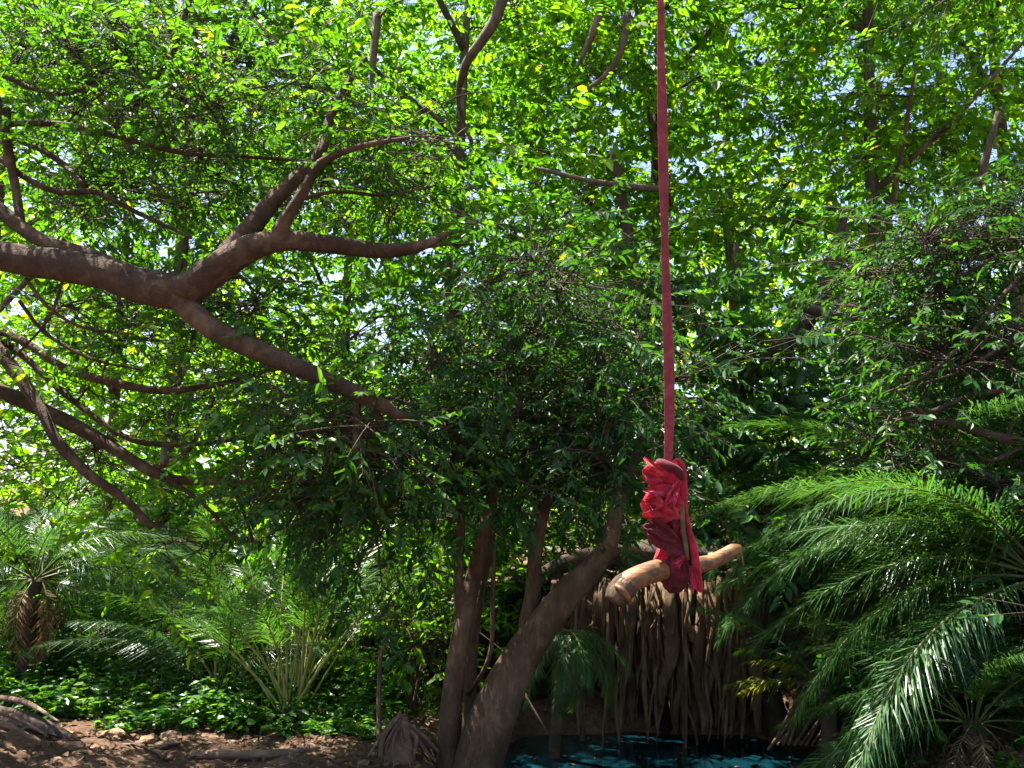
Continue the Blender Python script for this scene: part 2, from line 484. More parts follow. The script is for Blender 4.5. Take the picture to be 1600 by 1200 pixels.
STAT = {'leaves': 0}
def crown(root, skel, srad, centers, mat, bark, nspray=24, size=0.62, flat=0.55, nleaf=9, leaf=0.10, wr=0.46,
          spray_len=0.34, nobj=0, tone=(0, 1), droop=0.25, up=1.0, gap=True, twig_r=0.0032):
    """branches from the limbs to each clump, twigs to each spray, leaves along each spray"""
    centers = np.asarray(centers, float)
    skel = [np.asarray(s, float) for s in skel]; srad = list(srad)
    S = np.array(skel); R = np.array(srad)
    order = np.argsort([np.min(np.linalg.norm(S - c, axis=1)) for c in centers])
    bm = MB(); fm = MB()
    A0, A1, AC, SP = [], [], [], []
    for ci in order:
        c = centers[ci]
        dv = S - c
        m = np.linalg.norm(dv, axis=1) + 0.8 * np.maximum(0, dv[:, 2] + 0.1)
        k = int(np.argmin(m)); s = S[k]
        L = np.linalg.norm(c - s)
        r0 = min(R[k] * 0.7, 0.008 + 0.011 * L)
        r1 = max(0.005, r0 * 0.4)
        ctl = (s + c) / 2 + rng.normal(0, 0.10, 3) * L + np.array([0, 0, 0.10 * L])
        t = np.linspace(0, 1, 7)[:, None]
        br = (1 - t) ** 2 * s + 2 * t * (1 - t) * ctl + t ** 2 * c
        br[1:-1] += rng.normal(0, 0.022 * L, (5, 3))
        rr = r0 + (r1 - r0) * t[:, 0]
        tube(bm, br[::2] if L < .5 else br, rr[::2] if L < .5 else rr, 5, max(0.12, L / 8), 0.0)
        S = np.vstack([S, br[2:]]); R = np.concatenate([R, rr[2:]])
        n = max(3, int(nspray * rng.uniform(0.65, 1.35)))
        off = rng.normal(0, 1, (n, 3)) * np.array([size, size, size * flat])
        ti = rng.uniform(0.35, 1.0, n)[:, None]
        att = (1 - ti) ** 2 * s + 2 * ti * (1 - ti) * ctl + ti ** 2 * c
        A0.append(att); A1.append(c + off)
    A0 = np.vstack(A0); A1 = np.vstack(A1)
    px, py, dep = proj(A1)
    keep = (dep > 0.8) & (np.abs(px - 800) < 1250) & (py < 1500)
    if gap: keep &= sun_gap(A1)
    A0, A1 = A0[keep], A1[keep]
    n = len(A1)
    dr = unit(A1 - A0) * np.array([1, 1, 0.55]) + rng.normal(0, 0.25, (n, 3)) + np.array([0, 0, -droop])
    dr = unit(dr)
    sl = spray_len * rng.uniform(0.7, 1.3, n)
    E = A1 + dr * sl[:, None]
    C = A1 + rng.normal(0, 0.05, (n, 3))
    bez_tubes(bm, A0, (A0 + A1) / 2 + np.array([0, 0, 0.06]) + rng.normal(0, .05, (n, 3)), A1, np.full(n, twig_r * 1.5), np.full(n, twig_r), 4, 3)
    bez_tubes(bm, A1, (A1 + E) / 2, E, np.full(n, twig_r), np.full(n, twig_r * 0.4), 2, 3)
    # leaves
    k = nleaf
    tt = (np.arange(k)[None, :] + rng.uniform(0, .7, (n, k))) / k
    pos = A1[:, None] + dr[:, None] * (sl[:, None] * tt)[:, :, None]
    pn = unit(np.array([0, 0, up]) + rng.normal(0, 0.45, (n, 3)))
    side = unit(np.cross(dr, pn))
    sg = np.where(np.arange(k) % 2 == 0, 1.0, -1.0)[None, :] * np.ones((n, 1))
    th = np.radians(rng.uniform(30, 75, (n, k)))
    ld = dr[:, None] * np.cos(th)[:, :, None] + side[:, None] * (sg * np.sin(th))[:, :, None] + rng.normal(0, .16, (n, k, 3)) + np.array([0, 0, -0.22])
    ln_ = pn[:, None] + rng.normal(0, 0.42, (n, k, 3))
    ll = leaf * rng.uniform(0.5, 1.45, (n, k)) * rng.uniform(.8, 1.2, (n, 1))
    base_t = np.clip(rng.normal(0.42, 0.16, (n, 1)) + rng.normal(0, .16, (n, k)), 0.02, 0.9)
    rare = rng.random((n, k)) < 0.004
    tn = np.where(rare, 1.0, tone[0] + (tone[1] - tone[0]) * base_t)
    pos, ld, ln_, ll, tn = pos.reshape(-1, 3), ld.reshape(-1, 3), ln_.reshape(-1, 3), ll.ravel(), tn.ravel()
    if nobj:
        px, py, dep = proj(pos)
        inn = (px > 20) & (px < 1580) & (py > 20) & (py < 1180) & (dep > 1)
        sc = np.where(inn, ll / dep, 0)
        sc = sc * rng.uniform(0.75, 1, len(sc))
        idx = np.argsort(-sc)[:nobj]
        leaf_objects(root, pos[idx], ld[idx], ln_[idx], ll[idx], mat, wr)
        mk = np.ones(len(pos), bool); mk[idx] = False
        pos, ld, ln_, ll, tn = pos[mk], ld[mk], ln_[mk], ll[mk], tn[mk]
    leaves(fm, pos, ld, ln_, ll, wr, tn)
    STAT['leaves'] += len(pos)
    tag(bm.build('branches', bark, root), kind='stuff')
    tag(fm.build('foliage', mat, root, smooth=False), kind='stuff')

def ellipsoid_pts(n, c, r, mind=0.5, shell=2.4, zmin=None):
    out = []
    tries = 0
    while len(out) < n and tries < n * 40:
        tries += 1
        v = rng.normal(0, 1, 3); v /= np.linalg.norm(v)
        q = np.array(c) + v * np.array(r) * rng.random() ** (1 / shell)
        if zmin is not None and q[2] < zmin: continue
        if out and np.min(np.linalg.norm(np.array(out) - q, axis=1)) < mind: continue
        out.append(q)
    return out

def pl(*a):
    """polyline traced on the photograph: (px, py, depth, width in px) -> points, radii"""
    return [P(x, y, d) for x, y, d, w in a], [w * d / FPX / 2 for x, y, d, w in a]

# ------------------------------------------------------------------ terrain
WATER = -0.35
def sst(a, b, x):
    t = np.clip((x - a) / (b - a), 0, 1)
    return t * t * (3 - 2 * t)
def height(x, y):
    x = np.asarray(x, float); y = np.asarray(y, float)
    h = 0.05 * np.sin(1.1 * x + .7) * np.cos(.9 * y) + 0.03 * np.sin(2.7 * x - 1.9 * y) + 0.012 * np.sin(7.1 * x + 3.3 * y) + .008 * np.sin(13.7 * x - 9.1 * y)
    h = h + 0.07 * sst(-2.6, -4.6, x)
    h = h + 1.15 * sst(2.9, 5.2, x) * sst(2.5, 6.0, y)
    h = h + 0.75 * sst(9.2, 10.2, y) * sst(-0.8, 0.6, x)
    h = h + 0.035 * np.maximum(0, y - 12) + 0.02 * np.maximum(0, np.hypot(x, y - 5) - 14)
    d = (np.abs((x - 1.25) / 1.8) ** 4 + np.abs((y - 6.6) / 3.0) ** 4) ** 0.25
    d = d + 0.05 * np.sin(5 * x + 2) * np.cos(4.2 * y)
    h = h * sst(0.85, 1.25, d) + (-1.5) * (1 - sst(0.72, 1.06, d))
    return h
def hz(x, y): return float(height(x, y))

def make_ground():
    n = 300
    s = np.linspace(-1, 1, n)
    m = 11 * s + 190 * np.abs(s) ** 5 * np.sign(s)
    X, Y = np.meshgrid(m, m + 7.0, indexing='ij')
    Z = height(X, Y)
    near = (np.abs(X) < 9) & (np.abs(Y - 7) < 9)
    Z = Z + np.where(near, 0.02 * np.sin(17 * X + 4 * np.sin(11 * Y)) * np.sin(19 * Y + 3 * np.sin(7 * X)), 0)
    v = np.stack([X, Y, Z], -1).reshape(-1, 3)
    i = np.arange(n - 1)[:, None] * n; j = np.arange(n - 1)[None, :]
    q = np.stack([i + j, i + n + j, i + n + j + 1, i + j + 1], -1).reshape(-1, 4)
    mb = MB(); mb.add(v, q)
    tag(mb.build('ground', 'ground'), 'bare reddish brown earth bank with leaf litter around the pool', kind='structure')
make_ground()

mb = MB()
gx, gy = np.meshgrid(np.linspace(-1.2, 3.7, 30), np.linspace(3.0, 10.6, 30), indexing='ij')
i = np.arange(29)[:, None] * 30; j = np.arange(29)[None, :]
mb.add(np.stack([gx, gy, np.full_like(gx, WATER)], -1).reshape(-1, 3), np.stack([i + j, i + 30 + j, i + 31 + j, i + j + 1], -1).reshape(-1, 4))
tag(mb.build('pool_water', 'water'), 'still dark turquoise spring water under the hanging roots', kind='structure')

# ------------------------------------------------------------------ tree A: the big limb from the left
D = 6.0
baseA = Vector((-5.3, 6.3, hz(-5.3, 6.3)))
A = thing('fig_tree', 'large brown tree whose thick forked limb reaches in from the left edge', 'tree', baseA)
skA, srA = [], []
def limb(root, name, mat, poly, sides=12, sk=None, sr=None, rough=0.1, seed=0, step=0.07):
    pts, rad = poly if isinstance(poly, tuple) else pl(*poly)
    mb = MB()
    c, r = tube(mb, pts, rad, sides, step, rough, seed)
    o = mb.build(name, mat, root)
    if sk is not None:
        k = max(1, int(0.25 / step))
        sk.extend(list(c[::k])); sr.extend(list(r[::k]))
    return o
pA = P(-60, 402, 6.2)
limb(A, 'trunk', 'bark_left', ([baseA - Vector((0, 0, .2)), baseA + Vector((.05, 0, 1.2)), baseA + Vector((0.1, 0, 2.4)), baseA + Vector((-.1, .1, 4.2)), baseA + Vector((-.3, .3, 7.0))],
                               [.42, .33, .30, .22, .12]), 16, skA, srA, 0.14, 1)
limb(A, 'limb', 'bark_left', ([baseA + Vector((0.05, 0, 2.3)), baseA + Vector((.75, -.05, 2.95)), P(-60, 402, 6.2), P(60, 410, 6.1), P(150, 425, 6.05), P(230, 447, 6.0), P(290, 452, 5.95),
      P(340, 418, 5.9), P(390, 388, 5.9), P(450, 376, 6.0), P(520, 382, 6.1), P(590, 391, 6.2), P(650, 386, 6.3), P(700, 366, 6.4)],
      [.18, .14, .098, .098, .106, .116, .118, .104, .086, .066, .056, .050, .040, .016]), 18, skA, srA, 0.16, 2, 0.04)
limb(A, 'limb', 'bark_left', [(262, 440, 5.97, 46), (300, 488, 5.9, 38), (345, 520, 5.85, 36), (400, 546, 5.8, 33), (460, 573, 5.75, 30), (530, 603, 5.7, 27), (600, 636, 5.65, 23), (632, 655, 5.65, 9)], 14, skA, srA, 0.12, 3, 0.05)
limb(A, 'limb', 'bark_left', [(345, 412, 5.95, 44), (385, 365, 6.05, 36), (420, 320, 6.15, 30), (455, 285, 6.25, 24), (500, 240, 6.4, 18), (520, 170, 6.6, 12), (570, 90, 6.8, 8)], 12, skA, srA, 0.13, 4, 0.06)
limb(A, 'limb', 'bark_left', [(425, 382, 5.97, 30), (448, 340, 5.95, 22), (480, 290, 5.95, 17), (500, 255, 6.0, 13), (560, 230, 6.0, 10), (640, 215, 6.1, 6)], 10, skA, srA, 0.12, 5, 0.06)
limb(A, 'limb', 'bark_left', [(-130, 250, 6.5, 26), (-40, 300, 6.4, 24), (20, 345, 6.3, 23), (70, 378, 6.2, 22), (140, 396, 6.15, 18), (215, 425, 6.05, 14)], 10, skA, srA, 0.12, 6, 0.06)
limb(A, 'branch', 'bark_left', [(32, 345, 6.3, 15), (25, 300, 6.4, 14), (14, 240, 6.5, 15), (5, 190, 6.5, 14), (-20, 100, 6.6, 12)], 8, skA, srA)
limb(A, 'branch', 'bark_left', [(-80, 190, 6.7, 14), (0, 248, 6.6, 11), (40, 278, 6.5, 10), (90, 300, 6.5, 10), (150, 300, 6.5, 9), (210, 330, 6.5, 8), (300, 372, 6.5, 5)], 8, skA, srA)
limb(A, 'branch', 'bark_left', [(-60, 170, 6.9, 12), (0, 208, 6.8, 11), (60, 232, 6.8, 10), (100, 258, 6.7, 9), (130, 290, 6.5, 8)], 8, skA, srA)
limb(A, 'branch', 'bark_left', [(-80, 190, 6.9, 12), (0, 192, 6.8, 10), (100, 195, 6.8, 10), (180, 212, 6.7, 9), (280, 238, 6.6, 8), (400, 246, 6.5, 6), (530, 256, 6.4, 4)], 8, skA, srA)
limb(A, 'branch', 'bark_left', [(-80, 80, 7.0, 11), (0, 115, 6.8, 9), (50, 138, 6.7, 8), (110, 146, 6.6, 6), (160, 118, 6.5, 4)], 7, skA, srA)
limb(A, 'branch', 'bark_left', [(230, 140, 6.7, 4), (262, 100, 6.7, 7), (278, 60, 6.7, 9), (300, -20, 6.8, 11)], 7, skA, srA)
limb(A, 'broken_stub', 'bark_left', [(556, 612, 5.69, 13), (557, 660, 5.69, 11), (555, 700, 5.69, 10), (558, 722, 5.69, 6)], 8)
for q in ([(40, 435, 6.1, 6), (75, 480, 6.1, 6), (130, 512, 6.1, 5), (210, 522, 6.1, 4)],
          [(30, 470, 6.3, 6), (70, 520, 6.3, 6), (140, 560, 6.3, 5), (220, 578, 6.3, 4)],
          [(100, 432, 6.1, 5), (75, 500, 6.2, 4), (20, 560, 6.3, 4)],
          [(530, 383, 6.1, 8), (600, 400, 6.3, 6), (680, 384, 6.5, 5), (740, 381, 6.7, 3)],
          [(445, 320, 6.1, 7), (520, 300, 6.3, 6), (600, 305, 6.5, 5), (680, 290, 6.7, 3)]):
    limb(A, 'branch', 'bark_left', q, 6, skA, srA)
cen = []
for (px, py, d, n, rx, rz) in ((150, 120, 6.7, 15, 1.1, .6), (380, 150, 6.7, 15, 1.0, .6), (600, 220, 6.6, 11, .75, .45), (330, 290, 7.1, 9, .8, .35), (560, 310, 7.0, 7, .55, .25),
                               (170, 300, 7.2, 7, .7, .3), (150, 500, 7.3, 7, .7, .3), (350, 520, 7.2, 7, .6, .3), (480, 490, 6.8, 6, .5, .3), (560, 690, 6.0, 9, .4, .45), (480, 660, 6.2, 7, .4, .35)):
    cen += ellipsoid_pts(n, P(px, py, d), (rx, .5, rz), 0.22)
cen += ellipsoid_pts(6, (-3.2, 6.6, 6.6), (2.4, 1.6, 1.3), 0.4)
crown(A, skA, srA, cen, 'leaf_mid', 'bark_dark', 15, 0.34, 0.55, 11, 0.060, 0.48, 0.22, 140, (0, .95))

# ------------------------------------------------------------------ tree B: arching lower branches on the left
baseB = Vector((-5.6, 8.2, hz(-5.6, 8.2)))
B = thing('fig_tree', 'slender tree with drooping curved brown branches below the thick limb at left', 'tree', baseB)
skB, srB = [], []
limb(B, 'trunk', 'bark_left', ([baseB - Vector((0, 0, .2)), baseB + Vector((0, -.1, 1.4)), baseB + Vector((.1, -.2, 3.0)), baseB + Vector((.3, -.2, 5.0))], [.26, .2, .17, .09]), 12, skB, srB)
for q in ([(-220, 560, 7.6, 30), (-80, 590, 7.3, 27), (0, 612, 7.1, 25), (70, 642, 7.0, 23), (150, 684, 6.9, 20), (240, 738, 6.8, 16), (300, 752, 6.8, 12), (400, 757, 6.8, 8), (485, 802, 6.8, 5)],
          [(-160, 420, 7.5, 26), (-60, 480, 7.3, 24), (0, 550, 7.0, 22), (60, 632, 6.8, 19), (90, 690, 6.7, 18), (140, 742, 6.65, 16), (190, 776, 6.6, 14), (238, 824, 6.55, 12)],
          [(-40, 500, 7.2, 13), (38, 535, 7.0, 14), (100, 575, 6.9, 14), (170, 596, 6.8, 14), (250, 610, 6.8, 13), (320, 604, 6.8, 10), (390, 588, 6.8, 7), (470, 560, 6.9, 4)],
          [(-30, 510, 7.2, 11), (35, 555, 7.1, 11), (100, 615, 7.0, 10), (190, 680, 6.9, 9), (250, 694, 6.9, 8), (320, 692, 6.9, 8), (400, 680, 6.9, 6), (455, 655, 7.0, 4)],
          [(236, 734, 6.82, 11), (285, 712, 6.8, 9), (315, 668, 6.8, 8), (335, 620, 6.9, 5)],
          [(255, 742, 6.8, 8), (320, 790, 6.7, 6), (370, 840, 6.7, 5), (440, 850, 6.7, 3)],
          [(330, 740, 6.9, 5), (380, 770, 6.9, 6), (430, 790, 6.9, 6), (500, 805, 6.9, 4)],
          [(360, 755, 6.9, 6), (380, 800, 6.9, 5), (395, 845, 6.9, 5)]):
    limb(B, 'limb' if q[1][3] > 15 else 'branch', 'bark_left', q, 10 if q[1][3] > 15 else 7, skB, srB, 0.12, q[0][0] * .1, 0.06)
cen = []
for (px, py, d, n, rx, rz) in ((250, 570, 7.4, 9, .9, .3), (420, 620, 7.3, 6, .5, .3), (120, 740, 7.6, 8, .7, .35), (330, 650, 7.6, 6, .6, .2), (30, 690, 7.6, 6, .5, .4), (420, 780, 7.3, 7, .5, .3), (300, 860, 7.5, 5, .5, .2)):
    cen += ellipsoid_pts(n, P(px, py, d), (rx, .6, rz), 0.25)
cen += ellipsoid_pts(3, (-5.2, 8.6, 5.4), (1.8, 1.5, 1.3), 0.4)
crown(B, skB, srB, cen, 'leaf_bright', 'bark_dark', 13, 0.36, 0.6, 11, 0.068, 0.46, 0.26, 100, (0, .95))

# ------------------------------------------------------------------ tree C: the leaning trunk with twin stems
baseC = Vector((-0.40, 6.75, hz(-0.40, 6.75)))
C_ = thing('leaning_tree', 'grey brown tree at the pool edge with a thick leaning trunk and twin upright stems', 'tree', baseC)
skC, srC = [], []
bC = P(740, 1235, 6.6)
limb(C_, 'trunk', 'bark_grey', ([Vector((bC.x + .02, bC.y, -.35)), P(745, 1200, 6.6), P(770, 1120, 6.6), P(800, 1050, 6.6), P(838, 990, 6.6), P(880, 935, 6.6), P(925, 888, 6.65), P(952, 850, 6.7), P(962, 800, 6.75), P(985, 735, 6.9), P(1010, 640, 7.1), P(1000, 520, 7.3)],
     [.22, .175, .155, .142, .126, .106, .084, .066, .054, .042, .03, .02]), 20, skC, srC, 0.16, 7, 0.05)
limb(C_, 'stem', 'bark_grey', ([Vector((P(700, 1235, 6.7).x, P(700, 1235, 6.7).y, -.2)), P(702, 1180, 6.7), P(706, 1090, 6.7), P(718, 1000, 6.75), P(735, 920, 6.8), P(752, 845, 6.85), P(770, 770, 6.9), P(800, 660, 7.0), P(830, 560, 7.2), P(850, 470, 7.4)],
     [.12, .09, .076, .068, .058, .05, .044, .038, .03, .02]), 14, skC, srC, 0.12, 8, 0.05)
limb(C_, 'stem', 'bark_grey', ([P(722, 990, 6.78), P(716, 900, 6.75), P(720, 820, 6.7), P(716, 740, 6.7), P(700, 640, 6.7), P(670, 540, 6.8)], [.045, .036, .033, .03, .025, .015]), 10, skC, srC, 0.1, 9)
limb(C_, 'stem', 'bark_grey', ([Vector((P(732, 1235, 6.95).x, P(732, 1235, 6.95).y, -.15)), P(733, 1130, 6.95), P(736, 1040, 7.0), P(744, 960, 7.0), P(760, 880, 7.1), P(775, 800, 7.2)], [.07, .055, .048, .042, .034, .026]), 10, skC, srC, 0.12, 10)
limb(C_, 'limb', 'bark_grey', [(822, 985, 6.68, 30), (832, 930, 6.75, 26), (836, 870, 6.8, 22), (850, 800, 6.9, 18), (880, 700, 7.1, 13), (900, 600, 7.3, 8)], 10, skC, srC, .1, 11)
limb(C_, 'branch', 'bark_grey', [(938, 872, 6.68, 20), (965, 862, 6.7, 12), (990, 858, 6.7, 8), (1012, 870, 6.7, 4)], 8, skC, srC)
limb(C_, 'branch', 'bark_grey', [(730, 1085, 6.9, 9), (752, 1055, 6.85, 7), (768, 1010, 6.85, 7), (770, 930, 6.9, 8), (772, 850, 6.9, 6)], 7, skC, srC)
limb(C_, 'branch', 'bark_grey', [(768, 775, 6.9, 12), (720, 690, 6.7, 10), (660, 640, 6.6, 7), (600, 620, 6.5, 4)], 7, skC, srC)
cen = []
for (px, py, d, n, rx, rz) in ((830, 520, 7.4, 26, .85, .75), (680, 640, 7.0, 15, .8, .5), (930, 620, 7.3, 14, .6, .5), (600, 770, 6.8, 12, .55, .35), (860, 740, 7.2, 7, .55, .25), (740, 760, 7.1, 5, .45, .25), (1010, 560, 7.6, 7, .5, .5), (950, 740, 6.9, 6, .35, .3), (480, 740, 6.6, 6, .3, .3)):
    cen += ellipsoid_pts(n, P(px, py, d), (rx, .8, rz), 0.2)
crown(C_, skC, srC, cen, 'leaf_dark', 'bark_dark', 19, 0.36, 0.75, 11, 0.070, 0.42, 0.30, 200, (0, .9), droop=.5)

# ------------------------------------------------------------------ tree D: root curtain above the water
baseD = Vector((1.7, 10.3, hz(1.7, 10.3)))
Dt = thing('root_curtain_tree', 'old tree on the far bank with a curtain of hanging roots over the pool', 'tree', baseD)
skD, srD = [], []
def blob(c, r, sub=4, amp=0.2, freq=1.5, seed=0, ridge=False, flatten=None):
    import bmesh
    bm = bmesh.new()
    bmesh.ops.create_icosphere(bm, subdivisions=sub, radius=1.0)
    v = np.array([q.co[:] for q in bm.verts]); f = np.array([[q.index for q in p.verts] for p in bm.faces])
    bm.free()
    out = []
    for q in v:
        w = Vector(q) * freq + Vector((seed * 3.1, seed * 1.7, seed * 2.3))
        nz = noise.fractal(w, 0.6, 2.1, 5)
        if ridge: nz = (0.5 - abs(nz) * 1.4)
        out.append(q * (1 + amp * nz))
    return np.array(out) * np.array(r) + np.array(c), f
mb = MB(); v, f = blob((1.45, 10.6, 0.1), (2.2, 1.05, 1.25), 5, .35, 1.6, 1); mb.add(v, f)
mb.build('root_mass', 'soil', Dt)  # mound behind the roots, its dark colour carries the shade under the overhang
limb(Dt, 'trunk', 'bark_dark', ([(2.3, 10.9, .6), (2.2, 10.8, 1.6), (1.9, 10.6, 2.6), (1.5, 10.4, 4.0), (1.2, 10.3, 6.0)], [.20, .15, .12, .09, .05]), 14, skD, srD, .2, 3)
limb(Dt, 'limb', 'bark_dark', ([(0.3, 9.1, 1.2), (.6, 9.15, 1.3), (1.2, 9.2, 1.38), (1.9, 9.15, 1.36), (2.5, 9.0, 1.2), (2.75, 9.0, .9)], [.05, .10, .13, .13, .11, .08]), 12, skD, srD, .25, 4)
limb(Dt, 'limb', 'bark_dark', ([(2.15, 10.7, 1.9), (1.8, 9.9, 1.6), (1.6, 9.2, 1.36)], [.10, .09, .09]), 10, skD, srD, .2, 5)
limb(Dt, 'limb', 'bark_dark', ([(1.75, 10.2, 2.4), (2.5, 9.9, 3.2), (3.2, 9.6, 3.9), (3.6, 9.6, 5.0)], [.14, .11, .08, .04]), 10, skD, srD, .15, 6)
rr_ = np.random.default_rng(4)
specs = []
for (pxc, w, top, bot) in ((880, 12, 935, 1040), (893, 14, 925, 1075), (913, 10, 945, 1150), (922, 17, 940, 1060), (930, 9, 945, 1080), (945, 15, 950, 1095), (957, 9, 950, 1130), (968, 16, 950, 1100), (977, 11, 950, 1060), (985, 16, 955, 1110),
                          (1003, 8, 980, 1120), (1014, 7, 960, 1140), (1026, 24, 920, 1040), (1038, 20, 915, 1080), (1048, 22, 925, 1090), (1058, 16, 920, 1112), (1068, 13, 930, 1105), (1078, 22, 925, 1100), (1088, 18, 935, 1075), (1098, 18, 960, 1110), (1106, 13, 950, 1100),
                          (1118, 18, 930, 1080), (1127, 20, 920, 1100), (1137, 20, 915, 1085), (1146, 21, 895, 1070), (1154, 24, 880, 1080), (1163, 14, 890, 1085), (1173, 18, 900, 1040),
                          (900, 6, 950, 1130), (1035, 6, 960, 1150), (1070, 6, 1000, 1160), (1110, 6, 960, 1140), (1142, 6, 990, 1130), (950, 5, 960, 1150), (1185, 9, 930, 1080)):
    specs.append((pxc + rr_.uniform(-3, 3), w * .85, top, bot + rr_.uniform(5, 45)))
for k in range(90):
    specs.append((rr_.uniform(868, 1192), rr_.choice([2.5, 3, 4, 5, 8, 12, 17]), rr_.uniform(905, 970), rr_.uniform(985, 1155)))
for k, (pxc, w, top, bot) in enumerate(specs):
    d = rr_.uniform(8.55, 8.9) if w > 7 else rr_.uniform(8.4, 8.7)
    a = P(pxc, min(top, 905) - 12, 9.15); b = P(pxc + rr_.uniform(-3, 3), top + 10, d); c = P(pxc + rr_.uniform(-10, 10), (top + bot) / 2, d); e = P(pxc + rr_.uniform(-16, 16), bot, d)
    r = 1.15 * w * d / FPX / 2
    mb = MB()
    tube(mb, [a, b, c, b.lerp(e, .8) + Vector((rr_.uniform(-.02, .02), 0, 0)), e], [r * .6, r, r * rr_.uniform(.75, 1.1), r * rr_.uniform(.6, .95), r * rr_.uniform(.2, .6)], 14, 0.05, 0.22, k, flat=rr_.uniform(.5, .9), flatdir=(1, .3, 0), groove=0.16 if w > 7 else .05)
    mb.build('hanging_root', 'root', Dt)
limb(Dt, 'prop_root', 'bark_dark', [(1150, 880, 9.0, 34), (1172, 960, 8.9, 36), (1188, 1030, 8.85, 34), (1203, 1090, 8.8, 38), (1215, 1140, 8.8, 46)], 12, None, None, .2, 2)
limb(Dt, 'prop_root', 'root', [(1215, 930, 9.1, 18), (1180, 1010, 8.8, 14), (1150, 1060, 8.75, 12), (1120, 1120, 8.7, 12)], 10, None, None, .2, 4)
limb(Dt, 'prop_root', 'root', [(1260, 1010, 8.9, 14), (1215, 1060, 8.8, 13), (1180, 1100, 8.75, 10), (1130, 1150, 8.7, 8)], 10, None, None, .2, 5)
limb(Dt, 'hanging_root', 'root', [(1062, 1060, 8.7, 6), (1072, 1100, 8.65, 5), (1086, 1140, 8.6, 5), (1090, 1168, 8.55, 4)], 6)
cen = []
for (px, py, d, n, rx, rz) in ((1120, 640, 9.6, 20, 1.1, .9), (1230, 560, 9.8, 13, .9, .7), (1010, 740, 9.4, 8, .6, .5), (1180, 790, 9.4, 10, .8, .35), (930, 820, 9.0, 6, .4, .10), (1110, 800, 9.0, 7, .5, .10), (1200, 830, 9.0, 5, .3, .15), (1080, 810, 9.3, 7, .7, .12), (1230, 880, 9.2, 7, .4, .3), (1050, 480, 10, 12, .9, .6)):
    cen += ellipsoid_pts(n, P(px, py, d), (rx, .7, rz), 0.22)
crown(Dt, skD, srD, cen, 'leaf_glossy', 'bark_dark', 13, 0.38, 0.6, 9, 0.112, 0.48, 0.28, 150, (0, .9), up=.8)

# ------------------------------------------------------------------ tree E: right edge tree that also carries the rope
baseE = Vector((5.6, 7.6, hz(5.6, 7.6)))
E_ = thing('swing_tree', 'tree at the right edge with bare dark twiggy branches reaching into the picture', 'tree', baseE)
skE, srE = [], []
limb(E_, 'trunk', 'bark_dark', ([baseE - Vector((0, 0, .3)), baseE + Vector((-.05, -.1, 1.2)), baseE + Vector((-.2, -.3, 2.8)), baseE + Vector((-.6, -.6, 4.6)), baseE + Vector((-1.0, -.9, 6.4)), baseE + Vector((-1.2, -.9, 8.0))],
     [.42, .33, .28, .22, .15, .08]), 14, skE, srE, .14, 2)
ropeX, ropeY = float(P(1042, 300, 5.0).x), float(P(1042, 300, 5.0).y)
ROPE_TOP = Vector((0.86, 4.86, 7.30))
limb(E_, 'limb', 'bark_dark', ([baseE + Vector((-.5, -.5, 4.2)), Vector((4.0, 6.3, 6.3)), Vector((2.6, 5.5, 7.0)), Vector((0.86, 4.86, 7.22)), Vector((-.6, 4.5, 7.5)), Vector((-1.8, 4.4, 8.0))], [.2, .16, .13, .085, .06, .03]), 12, skE, srE, .12, 3)
for q in ([(1720, 600, 7.4, 16), (1600, 608, 7.2, 10), (1520, 616, 7.1, 8), (1465, 640, 7.0, 8), (1400, 658, 7.0, 4)],
          [(1740, 700, 7.3, 26), (1600, 692, 7.1, 18), (1510, 668, 7.0, 14), (1450, 652, 7.0, 10), (1400, 610, 7.0, 5)],
          [(1720, 330, 7.6, 14), (1600, 430, 7.3, 9), (1560, 470, 7.2, 8), (1510, 530, 7.1, 7), (1450, 585, 7.0, 6), (1380, 615, 7.0, 3)],
          [(1740, 480, 7.4, 12), (1610, 510, 7.2, 8), (1560, 545, 7.1, 7), (1500, 580, 7.1, 5), (1440, 600, 7.0, 3)],
          [(1600, 695, 7.1, 9), (1545, 720, 7.0, 6), (1500, 690, 7.0, 5), (1460, 690, 6.9, 3)],
          [(1570, 690, 7.1, 7), (1600, 620, 7.0, 6), (1640, 560, 7.0, 6)],
          [(1740, 420, 7.6, 12), (1600, 395, 7.5, 9), (1520, 420, 7.4, 7), (1440, 470, 7.4, 4)],
          [(1740, 800, 7.2, 16), (1620, 780, 7.1, 10), (1540, 740, 7.0, 7), (1480, 720, 7.0, 4)]):
    limb(E_, 'branch', 'bark_dark', q, 8, skE, srE, .12, q[0][1] * .1, 0.06)
cen = []
for (px, py, d, n, rx, rz) in ((1530, 560, 7.5, 16, .8, .6), (1450, 430, 7.8, 14, .8, .5), (1590, 350, 7.8, 14, .8, .6), (1420, 700, 7.5, 7, .6, .25), (1560, 780, 7.4, 8, .6, .3)):
    cen += ellipsoid_pts(n, P(px, py, d), (rx, .7, rz), 0.22)
cen += ellipsoid_pts(26, (3.6, 7.0, 7.4), (2.6, 2.0, 1.2), 0.4)
crown(E_, skE, srE, cen, 'leaf_dark', 'bark_dark', 20, 0.34, 0.6, 11, 0.070, 0.42, 0.26, 100, (0, .95), twig_r=.0042)

